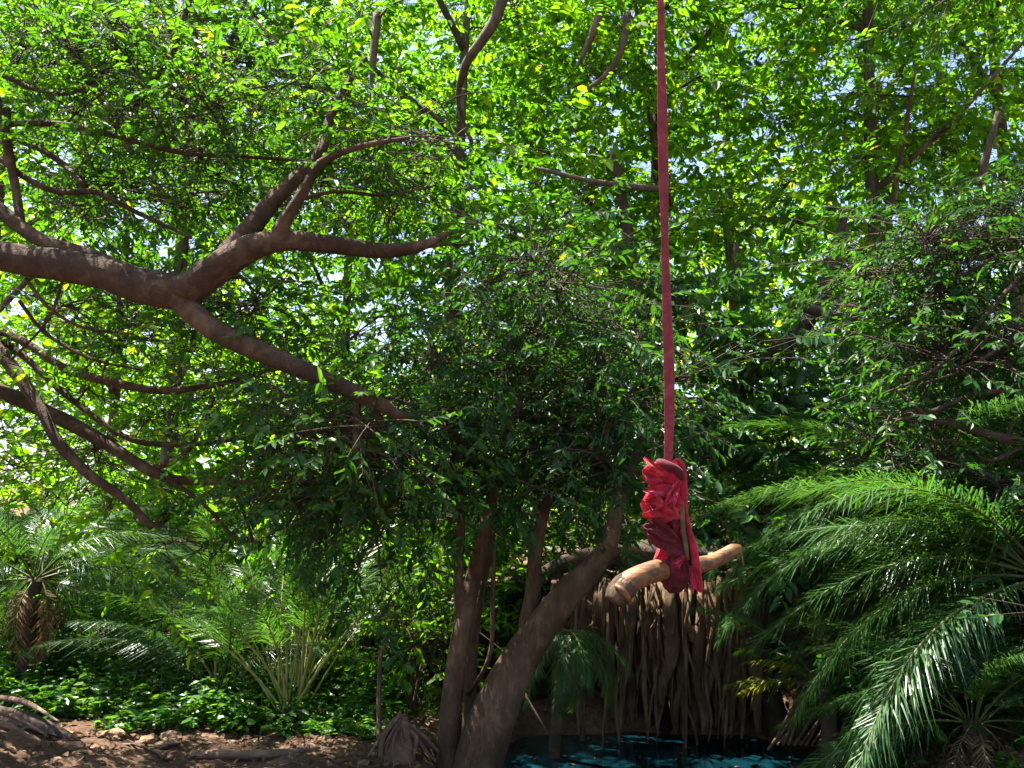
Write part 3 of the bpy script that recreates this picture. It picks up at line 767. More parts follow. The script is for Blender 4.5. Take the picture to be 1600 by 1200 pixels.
# ------------------------------------------------------------------ trees behind
def back_tree(label, x, y, h, r, mat, n=70, leaf=.12, lean=(0, 0), zlow=2.2, extra=(), cl=.48, ns=19, nobj=0, tone=(0, 1), trunk=.2, bark='bark_back', name='forest_tree'):
    b = Vector((x, y, hz(x, y)))
    t = thing(name, label, 'tree', b, 'trees around the pool')
    sk, sr = [], []
    lx, ly = lean
    trunk = trunk * .62
    limb(t, 'trunk', bark, ([b - Vector((0, 0, .2)), b + Vector((lx * .2, ly * .2, h * .25)), b + Vector((lx * .45, ly * .4, h * .5)), b + Vector((lx * .8, ly * .8, h * .75)), b + Vector((lx, ly, h * .95))],
         [trunk, trunk * .8, trunk * .62, trunk * .36, trunk * .1]), 10, sk, sr, .14, x, .15)
    for q in range(5):
        a = q * 1.257 + x
        z0 = h * (.28 + .1 * q)
        s = b + Vector((lx * z0 / h, ly * z0 / h, z0))
        e = s + Vector((math.cos(a) * r * .7, math.sin(a) * r * .7, h * .17))
        limb(t, 'limb', bark, ([s, s.lerp(e, .5) + Vector((0, 0, -.1)), e], [trunk * .42, trunk * .28, trunk * .1]), 7, sk, sr, .12, q, .2)
    for q in extra:
        limb(t, 'limb', bark, q, 9, sk, sr, .15, q[0][0] * .1, .08)
    zc = (zlow + h) / 2
    cen = ellipsoid_pts(n, (x + lx * .6, y + ly * .6, b.z + zc), (r, r * .8, (h - zlow) / 2), cl * .75, 2.6)
    crown(t, sk, sr, cen, mat, 'bark_dark', ns, cl, .6, 11, leaf, .50, .40, nobj, tone, gap=True, twig_r=.0028)
    return t

back_tree('tall tree behind the leaning trunk with a curved sunlit limb at top centre', -0.9, 11.8, 11.5, 2.9, 'leaf_bright', 82, .125, (.4, -.6), 3.4,
          [[(738, 225, 10.95, 6), (716, 160, 10.7, 7), (728, 100, 10.4, 14), (752, 65, 10.3, 17), (775, 25, 10.3, 18), (792, -40, 10.4, 20)], [(578, 160, 10.8, 2), (583, 95, 10.8, 12), (590, 20, 10.9, 14)]], nobj=60)
back_tree('yellow green tree right of the red strap with branches crossing behind it', 1.9, 12.6, 12.0, 3.0, 'leaf_bright', 66, .125, (.3, -.5), 3.2,
          [[(805, 256, 9.2, 2), (860, 268, 9.2, 7), (920, 282, 9.3, 8), (1000, 293, 9.5, 10), (1040, 300, 10.4, 10), (1046, 330, 11.9, 12)], [(900, 108, 10.2, 2), (912, 84, 10.2, 9), (925, 55, 10.2, 12), (945, 0, 10.3, 15)], [(905, 142, 10.3, 2), (928, 132, 10.3, 7), (955, 108, 10.3, 11), (973, 70, 10.3, 12), (980, 20, 10.4, 13)]], nobj=60)
back_tree('broad bright tree with a forked brown trunk in the upper right', 4.6, 11.6, 11.0, 2.9, 'leaf_bright', 68, .122, (.2, -.4), 3.0,
          [[(1300, 500, 9.4, 17), (1315, 470, 9.4, 15), (1360, 445, 9.4, 12), (1400, 415, 9.5, 8)], [(1150, 440, 10.3, 13), (1152, 405, 10.3, 12), (1150, 380, 10.3, 9)], [(1225, 470, 9.5, 14), (1290, 490, 9.4, 18), (1340, 500, 9.6, 20)]], nobj=60)
back_tree('tall tree filling the top right corner with small bright leaves', 7.4, 13.2, 12.5, 3.0, 'leaf_bright', 62, .122, (-.3, -.4), 3.0, [[(1560, 175, 10.5, 9), (1545, 230, 10.5, 11), (1530, 290, 10.6, 13)]], nobj=40)
back_tree('leafy tree behind the forked limb in the upper left', -4.6, 12.4, 11.6, 2.9, 'leaf_mid', 64, .122, (.2, -.4), 4.4, nobj=40)
back_tree('tall tree at the far left behind the arching branches', -7.8, 13.4, 12.0, 2.9, 'leaf_bright', 52, .125, (.2, -.2), 4.6)
back_tree('distant bright tree in the gap left of the leaning tree', -3.2, 17.5, 13.5, 3.4, 'leaf_bright', 80, .14, (0, 0), 1.6, ns=18)
back_tree('distant tree whose crown shows low behind the twin stems', 0.4, 17.0, 13.5, 3.2, 'leaf_bright', 75, .14, (0, 0), 2.0, ns=18)
back_tree('distant pale tree behind the curtain of hanging roots', 4.4, 18.0, 14, 3.3, 'leaf_mid', 75, .14, (0, 0), 2.0, ns=18)
back_tree('distant tree standing behind the right hand palm fronds', 8.6, 17.5, 14, 3.2, 'leaf_mid', 70, .14, (0, 0), 2.0, ns=18)
back_tree('distant tree low at the far left beyond the ground plants', -8.0, 18.5, 14, 3.4, 'leaf_bright', 75, .14, (0, 0), 1.6, ns=18)
print('LEAVES', STAT['leaves'])

# ------------------------------------------------------------------ palms
FR = {}
def frond_mesh(kind, mat, L=2.2, nl=54, ll=.36, seed=0, arch=.55, ragged=0.0, lw=.020, tone=(.1, .85), t0=.16, rib=.013, ribmat='palm_rib'):
    """feather frond along +Y, arching down; leaflets mesh and midrib mesh"""
    r = np.random.default_rng(seed)
    t = np.linspace(0, 1, 14)
    y = L * (t - .12 * arch * t ** 2.2)
    z = L * (arch * (.25 * t - .62 * t ** 2.1))
    x = L * .04 * np.sin(t * 2.5 + seed)
    C = np.stack([x, y, z], 1)
    rb = MB()
    tube(rb, C, np.linspace(rib, .003, 14), 6, .12, 0.0)
    lb = MB()
    tl = np.concatenate([np.linspace(t0, .995, nl)] * 2)
    sg = np.repeat([1., -1.], nl)
    tl = np.clip(tl + r.normal(0, .006, 2 * nl), 0.1, 1)
    if ragged: 
        kp = r.random(2 * nl) > ragged; tl = tl[kp]; sg = sg[kp]
    n = len(tl)
    base = np.stack([np.interp(tl, t, C[:, k]) for k in range(3)], 1)
    tg = unit(np.stack([np.gradient(np.interp(np.linspace(0, 1, 50), t, C[:, k])) for k in range(3)], 1))
    tg = tg[np.clip((tl * 49).astype(int), 0, 49)]
    side = np.array([1., 0, 0]) * sg[:, None]
    upv = np.cross(np.array([1., 0, 0]), tg)
    aa = np.radians(62 - 38 * tl + r.normal(0, 5, n))[:, None]
    dr = unit(tg * np.cos(aa) + side * np.sin(aa) + upv * (.30 - .25 * tl[:, None]) + r.normal(0, .15, (n, 3)))
    ln = ll * (np.sin(np.pi * np.clip(.16 + .80 * tl, 0, 1)) ** .6) * r.uniform(.85, 1.12, n)
    w = lw * r.uniform(.8, 1.2, n)
    wv = unit(np.cross(dr, upv))
    sag = np.array([0, 0, -1.0])
    p0, p1 = base, base + dr * (ln * .55)[:, None] + sag * (ln * .07)[:, None]
    p2 = base + dr * ln[:, None] + sag * (ln * .5)[:, None] * r.uniform(.5, 1.5, n)[:, None]
    V = np.stack([p0 - wv * w[:, None] * .35, p0 + wv * w[:, None] * .35, p1 + wv * w[:, None] * .5, p1 - wv * w[:, None] * .5, p2], 1).reshape(-1, 3)
    b = (np.arange(n) * 5)[:, None]
    lb.add(V, b + np.array([[0, 1, 2, 3]]), np.repeat(np.clip(r.normal(np.mean(tone), .17, n), tone[0], tone[1]), 5))
    lb.extra(b + np.array([[3, 2, 4]]))
    return lb.mesh('frond', mat, smooth=False), rb.mesh('midrib', ribmat)

M['palm_rib'] = bark_mat('palm_midrib', (.03, .045, .012), (.06, .075, .02), (.11, .11, .035), 6.0, (1, 1, 1), 0.1, 0.5)

def put_frond(palm, key, loc, az, el, roll=0.0, s=1.0):
    fm, rm = FR[key]
    o = bpy.data.objects.new('frond', fm)
    COL.objects.link(o); o.parent = palm
    rot = Matrix.Rotation(-az, 4, 'Z') @ Matrix.Rotation(el, 4, 'X') @ Matrix.Rotation(roll, 4, 'Y')
    o.matrix_local = Matrix.Translation(Vector(loc)) @ rot @ Matrix.Scale(s, 4)
    q = bpy.data.objects.new('midrib', rm)
    COL.objects.link(q); q.parent = o

for k in range(4):
    FR['g%d' % k] = frond_mesh('g', 'palm', 2.3, 150, .38, k, (.75, 1.0, 1.2, .9)[k], ragged=.12, lw=.0095)
M['palm_stalk'] = bark_mat('palm_stalk_pale', (.10, .12, .03), (.22, .23, .07), (.36, .33, .13), 6.0, (1, 1, 1), 0.1, 0.5)
for k in range(3):
    FR['u%d' % k] = frond_mesh('u', 'palm', 2.5, 80, .34, 40 + k, (.35, .55, .75)[k], ragged=.15, lw=.010, t0=.45, rib=.017, ribmat='palm_stalk')
for k in range(2):
    FR['s%d' % k] = frond_mesh('s', 'palm', 1.5, 95, .32, 10 + k, (.7, 1.0)[k], ragged=.1, lw=.0095)
    FR['y%d' % k] = frond_mesh('y', 'palm_yellow', 1.1, 34, .26, 20 + k, (.35, .6)[k], lw=.022)
    FR['d%d' % k] = frond_mesh('d', 'palm_dry', 1.5, 40, .30, 30 + k, (1.1, 1.4)[k], .3)

def palm(label, base, top, r0, fronds, name='palm_tree', trunkmat='palm_trunk', group='feather palms around the pool'):
    b = Vector(base)
    t = thing(name, label, 'palm', b, group)
    tp = Vector(top)
    mb = MB()
    tube(mb, [b - Vector((0, 0, .3)), b.lerp(tp, .35) + Vector((.03, 0, 0)), b.lerp(tp, .7), tp], [r0 * 1.25, r0, r0 * .95, r0 * .8], 12, .06, .25, b.x, groove=.08)
    mb.build('trunk', trunkmat, t)
    for (key, az, el, roll, s) in fronds:
        a = math.radians(az)
        off = Vector((math.sin(a) * r0 * .5, math.cos(a) * r0 * .5, 0))
        put_frond(t, key, tp - b + off, a, math.radians(el), math.radians(roll), s)
    return t

def ringf(keys, n, el0, el1, s0=.9, s1=1.1, seed=0, skip=None):
    r = random.Random(seed)
    out = []
    for k in range(n):
        az = k * 137.5 + r.uniform(-14, 14)
        f = k / max(1, n - 1)
        el = el0 + (el1 - el0) * f
        if 122 < az % 360 < 238 and el < 35: az += 80 if az % 360 > 180 else -80
        out.append((keys[k % len(keys)], az, el0 + (el1 - el0) * f + r.uniform(-6, 6), r.uniform(-25, 25), r.uniform(s0, s1)))
    return out

G4 = ['g0', 'g1', 'g2', 'g3']
# right hand palm: crown by the right edge, fronds arching to the left over the bank
c1 = P(1650, 905, 6.7)
palm('large feather palm on the right bank with arching fronds lit from above', (4.15, 6.95, hz(4.15, 6.95)), c1, .12,
     ringf(G4, 28, 50, -42, .85, 1.1, 3) + [('d%d' % (k % 2), k * 61, -58, 0, .6) for k in range(7)] + [('g1', -78, 36, 10, 1.05), ('g0', -68, 20, -10, 1.05), ('g2', -95, 26, 5, 1.0), ('g3', -88, 8, 0, 1.0), ('g1', -74, -8, 0, .95), ('g2', -60, 2, 0, 1.0)])
c2 = P(1440, 800, 7.8)
palm('feather palm behind the right bank with a pale frond pointing at the swing', (3.5, 8.3, hz(3.5, 8.3)), c2, .08,
     ringf(G4, 20, 60, -38, .75, .95, 5) + [('g0', -92, 16, 15, .85), ('g1', -88, 2, -12, .8)])
c3 = P(1292, 1075, 7.4)
palm('short palm with yellowish fronds at the right end of the pool', (c3.x + .02, c3.y, hz(c3.x, c3.y)), c3, .075, ringf(['y0', 'y1', 's0'], 9, 60, 0, .6, .85, 6) + [('y1', 60, 40, 0, .8), ('y0', -80, 8, 0, .7)])
c4 = P(1345, 745, 8.6)
t4 = palm('tall thin palm with a brown skirt of dry fronds above the right bank', (3.4, 9.2, hz(3.4, 9.2)), c4, .085, ringf(['s0', 's1'], 8, 75, 10, .7, .9, 8) + [('d%d' % (k % 2), k * 45 + 10, -25 - 6 * (k % 3), 0, .62) for k in range(9)])
c5 = P(55, 905, 8.5)
palm('feather palm at the left edge with pale curved fronds', (c5.x - .1, c5.y, hz(c5.x, c5.y)), c5, .07, ringf(G4, 22, 66, -38, .55, .8, 9) + [('d%d' % (k % 2), k * 61, -58, 0, .55) for k in range(6)] + [('s0', 80, 22, 10, 1), ('s1', 95, 8, -5, 1.0)])
c6 = P(345, 1080, 8.4)
palm('dark feather palm with long low fronds left of centre', (c6.x, c6.y, hz(c6.x, c6.y)), c6, .10, ringf(G4 + ['u0', 'u1'], 24, 82, 8, .55, .85, 12) + [('g0', -82, 24, 0, .75), ('g1', -70, 36, 0, .7)])
c7 = P(455, 1120, 8.0)
palm('clump palm with pale upright stalks beside the twin stems', (c7.x, c7.y, hz(c7.x, c7.y)), c7, .09, ringf(['u0', 'u1', 'u2'], 30, 87, 46, .6, 1.0, 14))
c8 = P(885, 985, 8.0)
palm('small drooping palm hanging over the water beside the leaning trunk', (c8.x - .25, c8.y + .5, hz(c8.x - .25, c8.y + .5)), c8, .05, [('s%d' % (k % 2), 75 + k * 12, -12 - (k % 4) * 15, 0, .40 + .05 * (k % 3)) for k in range(15)])
c9 = P(560, 1075, 10.5)
palm('half hidden feather palm behind the pale upright stalks', (c9.x, c9.y, hz(c9.x, c9.y)), c9, .10, ringf(G4, 14, 75, 5, .6, .85, 16))
c10 = P(1520, 1130, 6.4)
palm('dark feather palm low in the bottom right corner', (c10.x, c10.y, hz(c10.x, c10.y)), c10, .07, ringf(G4, 20, 66, -20, .45, .7, 18) + [('d%d' % (k % 2), k * 61, -50, 0, .4) for k in range(6)])

# ------------------------------------------------------------------ shrubs
def shrub(label, x, y, h, r, mat, n=14, leaf=.08, ns=14, wr=.46, tone=(0, .9), group='shrubs under the trees', nobj=0, name='shrub'):
    b = Vector((x, y, hz(x, y)))
    t = thing(name, label, 'shrub', b, group)
    sk, sr = [], []
    for q in range(5):
        a = q * 1.257 + x * 3
        e = b + Vector((math.cos(a) * r * .6, math.sin(a) * r * .6, h * rng.uniform(.6, .95)))
        limb(t, 'stem', 'bark_grey', ([b - Vector((0, 0, .05)), b.lerp(e, .5) + Vector((0, 0, h * .12)), e], [.018, .014, .006]), 6, sk, sr, .05, q, .12)
    cen = ellipsoid_pts(n, (x, y, b.z + h * .58), (r, r, h * .45), .16, 2.2, b.z + .1)
    crown(t, sk, sr, cen, mat, 'bark_dark', ns, .24, .8, 7, leaf, wr, .24, nobj, tone, droop=.05, up=.9, gap=False)

SH = [(-4.9, 9.6, 1.1, .7, 'leaf_ground', .09, 'leafy shrub at the far left behind the log'), (-3.9, 10.2, 1.5, .8, 'leaf_ground', .09, 'bright shrub beside the left palm'), (-3.0, 9.4, .9, .6, 'leaf_ground', .085, 'low sunlit shrub behind the stony bank at left'),
      (-2.2, 10.6, 1.8, .8, 'leaf_mid', .09, 'shrub behind the dark low palm'), (-1.5, 9.6, 1.4, .6, 'leaf_bright', .085, 'light green shrub between the upright stalks and the twin stems'), (-.9, 8.6, 1.3, .45, 'leaf_bright', .08, 'yellow green bush just left of the twin stems'),
      (-.25, 9.9, 1.9, .7, 'leaf_bright', .09, 'bush glowing behind the fork of the leaning tree'), (3.2, 7.6, .7, .5, 'leaf_dark', .07, 'dark shrub at the foot of the right bank'), (4.2, 7.6, 1.3, .7, 'leaf_dark', .075, 'dark bush on the right bank below the big palm'), (3.9, 6.0, .8, .6, 'leaf_dark', .07, 'shaded bush in the bottom right corner'),
      (3.3, 10.4, 2.0, .8, 'leaf_mid', .10, 'shrub above the right end of the root curtain'), (4.7, 10, 2.0, .9, 'leaf_dark', .09, 'dark shrub behind the right hand palms'), (-6.2, 11.2, 2.2, 1.0, 'leaf_mid', .10, 'tall shrub behind the left palm'), (-4.6, 12.4, 2.4, 1.0, 'leaf_bright', .11, 'tall bright shrub left of centre in the background'),
      (-2.8, 12.8, 2.4, 1.0, 'leaf_bright', .11, 'tall bright shrub behind the clump palm'), (-1.0, 13.4, 2.4, 1.0, 'leaf_bright', .11, 'tall shrub seen between the stems of the leaning tree'), (6.2, 11.5, 2.4, 1.0, 'leaf_dark', .11, 'tall dark shrub at the far right'), (1.4, 11.9, 2.6, 1.2, 'leaf_mid', .11, 'shrub crowning the bank above the hanging roots')]
for (x, y, h, r, m_, lf, lab) in SH:
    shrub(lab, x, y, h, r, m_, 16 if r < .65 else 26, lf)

# ------------------------------------------------------------------ ground cover and litter
mb = MB(); st = MB()
n = 2600
gx = rng.uniform(-6.4, -1.0, n); gy = 7.75 + .25 * np.sin(gx * 2.1) + .5 * (gx < -3.2) + rng.random(n) ** 1.5 * 3.0
gx = np.concatenate([gx, rng.uniform(2.8, 5.5, 500)]); gy = np.concatenate([gy, rng.uniform(5.0, 9.0, 500)])
gz = height(gx, gy)
hh = rng.uniform(.08, .42, len(gx)) * np.clip((gy - 7.4) * .9, .25, 1)
B0 = np.stack([gx, gy, gz], 1); T0 = B0 + np.stack([rng.normal(0, .08, len(gx)), rng.normal(0, .08, len(gx)), hh], 1)
bez_tubes(mb, B0, (B0 + T0) / 2, T0, np.full(len(gx), .004), np.full(len(gx), .002), 2, 3, .3)
for k in range(7):
    f = rng.uniform(.35, 1, len(gx))[:, None]
    a = rng.uniform(0, 6.28, len(gx))
    d = np.stack([np.cos(a), np.sin(a), rng.uniform(-.3, .4, len(gx))], 1)
    leaves(mb, B0 + (T0 - B0) * f, d, np.array([0, 0, 1.]) + rng.normal(0, .3, (len(gx), 3)), rng.uniform(.05, .11, len(gx)), .55)
tag(mb.build('ground_cover', 'leaf_ground', smooth=False), 'low leafy plants covering the ground behind the bare earth', 'ground plants', kind='stuff')
mb = MB()
n = 5200
lx = rng.uniform(-6, 4.8, n); ly = rng.uniform(4.5, 10.5, n); lz = height(lx, ly)
k = lz > WATER + .02
lx, ly, lz = lx[k], ly[k], lz[k]; n = len(lx)
a = rng.uniform(0, 6.28, n)
leaves(mb, np.stack([lx, ly, lz + .028], 1), np.stack([np.cos(a), np.sin(a), rng.normal(0, .25, n)], 1), np.array([0, 0, 1.]) + rng.normal(0, .4, (n, 3)), rng.uniform(.04, .10, n), .5)
wl = 70
wx = rng.uniform(-.4, 2.9, wl); wy = rng.uniform(5.5, 9.0, wl); a = rng.uniform(0, 6.28, wl)
leaves(mb, np.stack([wx, wy, np.full(wl, WATER + .008)], 1), np.stack([np.cos(a), np.sin(a), np.zeros(wl)], 1), np.tile([[0, 0, 1.]], (wl, 1)), rng.uniform(.03, .07, wl), .5, droop=0.0)
tag(mb.build('leaf_litter', 'palm_dry', smooth=False), 'dry brown leaves scattered over the bare earth', 'leaf litter', kind='stuff')

# far wood: reads as one mass
mb = MB(); n = 42000
a = rng.uniform(math.radians(-52), math.radians(52), n); rd = rng.uniform(23, 34, n)
fx, fy = rd * np.sin(a), rd * np.cos(a)
top = 7.8 + 1.6 * np.sin(a * 9) + 1.5 * np.sin(a * 23 + 1)
fz = height(fx, fy) + rng.random(n) ** 1.2 * top
cl = rng.normal(0, 1, (n, 3))
leaves(mb, np.stack([fx, fy, fz], 1), cl * np.array([1, 1, .6]), np.array([0, -.3, 1.]) + rng.normal(0, .5, (n, 3)), rng.uniform(.22, .5, n), .55)
tag(mb.build('far_wood', 'leaf_bright', smooth=False), 'bright far off wood glimpsed between the nearer trees', 'wood', kind='stuff')

# ------------------------------------------------------------------ logs, stones, stump, twigs
def single(name, label, cat, mat, pts, rad, sides=10, rough=.15, seed=0, group=None, step=.06):
    mb = MB()
    tube(mb, pts, rad, sides, step, rough, seed)
    o = mb.build(name, mat, origin=tuple(pts[0]))
    return tag(o, label, cat, group)
def gp(px, py, dz=0.0):
    """point on the ground seen at a pixel"""
    lo, hi = 4.0, 16.0
    for _ in range(40):
        m_ = (lo + hi) / 2
        q = P(px, py, m_)
        if q.z > hz(q.x, q.y): lo = m_
        else: hi = m_
    q = P(px, py, lo)
    return Vector((q.x, q.y, hz(q.x, q.y) + dz))

lg = thing('log', 'dark weathered log lying on the bank in the bottom left corner', 'log', gp(40, 1165))
mb = MB()
tube(mb, [gp(-260, 1108, .10), gp(-90, 1122, .10), gp(20, 1140, .08), gp(90, 1156, .05), gp(128, 1166, .02)], [.12, .10, .065, .035, .01], 18, .05, .25, 3, groove=.16)
mb.build('bark', 'bark_dark', lg)
for k, q in enumerate(((-60, 1150, 70, 1180), (-20, 1128, 90, 1158), (-60, 1172, 60, 1192))):
    mb = MB()
    tube(mb, [gp(q[0], q[1], .2), gp((q[0] + q[2]) / 2, (q[1] + q[3]) / 2, .22), gp(q[2], q[3], .14)], [.02, .022, .008], 6, .05, .25, k)
    mb.build('splinter', 'deadwood', lg)
single('fallen_branch', 'straight pale fallen branch on the earth left of the pool', 'branch', 'deadwood', [gp(300, 1183, .02), gp(370, 1187, .03), gp(440, 1183, .03), gp(500, 1172, .02)], [.03, .035, .03, .012])
single('fallen_branch', 'thin dark fallen twig near the dark low palm', 'branch', 'bark_dark', [gp(205, 1165, .02), gp(240, 1180, .03), gp(262, 1192, .02)], [.012, .014, .006])
single('fallen_branch', 'bare slanting branch poking out over the water beside the leaning trunk', 'branch', 'deadwood', [P(815, 1075, 7.3), P(828, 1100, 7.25), P(845, 1128, 7.2), P(856, 1148, 7.2)], [.012, .011, .009, .005])
single('leaning_stick', 'pale stick leaning from the water against the right bank', 'stick', 'deadwood', [P(1200, 1172, 7.8), P(1225, 1140, 7.8), P(1255, 1103, 7.85), P(1266, 1090, 7.9)], [.012, .013, .012, .01])
single('bare_sapling', 'thin dead brown sapling with a snapped top left of the twin stems', 'sapling', 'deadwood', [gp(592, 1160), P(592, 1090, 7.3), P(594, 1030, 7.3), P(602, 1005, 7.3), P(610, 1010, 7.3)], [.022, .02, .018, .016, .006])
single('white_twig', 'thin white twig jutting out beside the red cloth', 'twig', 'stone', [P(1012, 800, 9.2), P(1075, 773, 8.0), P(1120, 786, 7.9), P(1166, 791, 7.9)], [.014, .008, .008, .005], 6, .05)
st_ = thing('palm_stump', 'frayed dead palm stump left of the twin stems', 'stump', gp(622, 1195))
b0 = world_loc(st_)
mb = MB(); tube(mb, [b0 + Vector((0, .1, -.1)), b0 + Vector((0, .12, .12)), b0 + Vector((.02, .14, .30))], [.13, .10, .03], 12, .05, .3, 3); mb.build('core', 'deadwood', st_)
for k in range(16):
    a = k * .39
    d = Vector((math.cos(a), math.sin(a), 0))
    mb = MB()
    tube(mb, [b0 + Vector((0.02, .12, rng.uniform(.18, .34))) + d * .02, b0 + Vector((rng.uniform(-.04, .04), .12, .18)) + d * .12, b0 + Vector((0, .12, .02)) + d * rng.uniform(.14, .32)], [.012, .02, .006], 6, .05, .2, k, flat=.4)
    mb.build('frond_base', 'deadwood', st_)
stones = []
for k in range(16):
    px, py = (rng.uniform(60, 300), rng.uniform(1150, 1196)) if k < 12 else (rng.uniform(300, 620), rng.uniform(1160, 1196))
    q = gp(px, py)
    s = rng.uniform(.025, .075)
    mb = MB(); v, f = blob(q + Vector((0, 0, s * .25)), (s * rng.uniform(1, 1.6), s, s * .6), 2, .45, 1.1, k); mb.add(v, f)
    tag(mb.build('stone', 'stone', origin=tuple(q), smooth=False), 'small rounded ochre stone lying on the bare earth of the left bank', 'stone', 'stones on the left bank')
rb = thing('bank_roots', 'tangle of pale roots and earth at the right end of the pool', 'roots', (2.95, 7.9, WATER))
mb = MB(); v, f = blob((3.0, 8.1, -.05), (.55, .5, .55), 4, .5, 1.8, 7); mb.add(v, f); mb.build('earth', 'soil', rb)
for k in range(14):
    a = P(1270 + k * 7, 1085 + rng.uniform(-40, 10), 7.9 + rng.uniform(-.2, .2)); e = P(1205 + k * 9, 1165, 7.6)
    mb = MB(); tube(mb, [a, a.lerp(e, .5) + Vector((rng.uniform(-.05, .05), -.05, .04)), e], [.022, .018, .008], 7, .06, .25, k); mb.build('root', 'root', rb)

# ------------------------------------------------------------------ the rope swing
stick_pts, stick_rad = pl((962, 938, 4.78, 32), (970, 922, 4.80, 38), (985, 909, 4.83, 36), (1010, 897, 4.88, 34), (1040, 888, 4.95, 33), (1075, 884, 5.02, 30), (1105, 880, 5.08, 25), (1130, 869, 5.14, 23), (1146, 860, 5.18, 22), (1156, 858, 5.20, 14))
SW = thing('rope_swing', 'rope swing: long maroon strap, knotted red cloth and a bent stick for a seat', 'swing', stick_pts[5])
mb = MB(); tube(mb, stick_pts, stick_rad, 20, .02, .09, 5); seat = mb.build('stick_seat', 'stick', SW)
mb = MB(); tube(mb, [P(962, 915, 4.74), P(972, 922, 4.72), P(982, 934, 4.73), P(984, 944, 4.76)], [.012, .016, .014, .006], 8, .01, .2, 2); mb.build('knot', 'stick', seat)
mb = MB(); tube(mb, [P(1152, 857, 5.19), P(1158, 864, 5.17), P(1160, 874, 5.16), P(1162, 884, 5.16)], [.010, .007, .005, .003], 8, .01, .1, 2); mb.build('splinter', 'stick', seat)
# strap: folded webbing, slowly twisting, up to the limb above
mb = MB()
ys = [722, 690, 640, 590, 540, 480, 420, 370, 320, 270, 220, 170, 120, 60, 0]
xs = [1044, 1045, 1046, 1045.5, 1044, 1042, 1040, 1038.5, 1037.5, 1036.5, 1035.5, 1034.5, 1033.5, 1032.5, 1032]
ws = [14, 15, 18, 19, 19, 18, 15, 14, 16, 19, 18, 17, 15, 12, 11]
C0 = [P(x, y, 5.0) for x, y in zip(xs, ys)]
dirn = (C0[-1] - C0[0]).normalized()
R0 = [w * 5.0 / FPX / 2 for w in ws]
tp = C0[-1] + dirn * ((7.22 - C0[-1].z) / dirn.z)
C0 += [C0[-1].lerp(tp, .5), tp]; R0 += [.026, .03]
c, r = spline(C0, R0, .05)
sides = 16
ang = np.linspace(0, 2 * np.pi, sides, endpoint=False)
vv = []
for i in range(len(c)):
    s = i * .05
    th = .5 * math.sin(s * 1.1 + .4)
    ux, uy = math.cos(th), math.sin(th)
    prof_x = np.cos(ang); prof_y = .34 * np.sin(ang) * (1 + .5 * np.cos(ang)) 
    prof_y = np.where(np.sin(ang) < 0, prof_y + .22 * np.exp(-((prof_x - .15 * math.sin(s)) / .16) ** 2), prof_y)   # fold line on the near side
    q = c[i] + r[i] * (prof_x[:, None] * np.array([ux, uy, 0]) + prof_y[:, None] * np.array([-uy, ux, 0]))
    vv.append(q)
vv = np.array(vv).reshape(-1, 3)
n = len(c)
i = np.arange(n - 1)[:, None] * sides; j = np.arange(sides)[None, :]; j2 = (j + 1) % sides
mb.add(vv, np.stack([i + j, i + j2, i + sides + j2, i + sides + j], -1).reshape(-1, 4))
mb.build('strap', 'strap', SW)
mb = MB()
for k in range(3):
    lc = Vector((tp.x + (k - 1) * .06, 4.86, 7.22))
    tube(mb, [lc + Vector((0, math.sin(a) * .115, math.cos(a) * .115)) for a in np.linspace(0, 6.1, 12)], [.025] * 12, 8, .05, 0.05, k)
mb.build('strap_loop', 'strap', SW)

def flap(name, mat, a, ang, L, W, d, seed):
    """thin ragged end of cloth: two-sided crumpled sheet"""
    r = random.Random(seed)
    k = d / FPX
    o = P(a[0], a[1], d)
    ax = Vector((math.cos(ang), -.25, math.sin(ang))); u = Vector((-math.sin(ang), .2, math.cos(ang))); w = ax.cross(u).normalized()
    nu, nv = 18, 12
    top, bot = [], []
    for i in range(nu):
        t = i / (nu - 1)
        for j in range(nv):
            q = j / (nv - 1) * 2 - 1
            ww = W * k * (.25 + .85 * t ** .7) * .5
            ln = L * k * (t + .10 * t * math.sin(7 * q + seed) + .08 * t * r.uniform(-1, 1) * (i == nu - 1))
            z = W * k * (.22 * math.sin(5.5 * q + 2.5 * t + seed) * (.3 + t) + .22 * noise.noise(Vector((t * 3, q * 2.5, seed))))
            p = o + ax * ln + u * (ww * q) + w * z
            top.append((p + w * .0012)[:]); bot.append((p - w * .0012)[:])
    V = np.array(top + bot); m_ = nu * nv
    i = np.arange(nu - 1)[:, None] * nv; j = np.arange(nv - 1)[None, :]
    f = np.stack([i + j, i + nv + j, i + nv + j + 1, i + j + 1], -1).reshape(-1, 4)
    rim = [i_ * nv for i_ in range(nu)] + [(nu - 1) * nv + j_ for j_ in range(1, nv)] + [i_ * nv + nv - 1 for i_ in range(nu - 2, -1, -1)] + [j_ for j_ in range(nv - 2, 0, -1)]
    e = np.array([[rim[x], rim[(x + 1) % len(rim)], rim[(x + 1) % len(rim)] + m_, rim[x] + m_] for x in range(len(rim))])
    mb = MB(); mb.add(V, np.vstack([f, f[:, ::-1] + m_, e]))
    return mb.build(name, mat, SW)
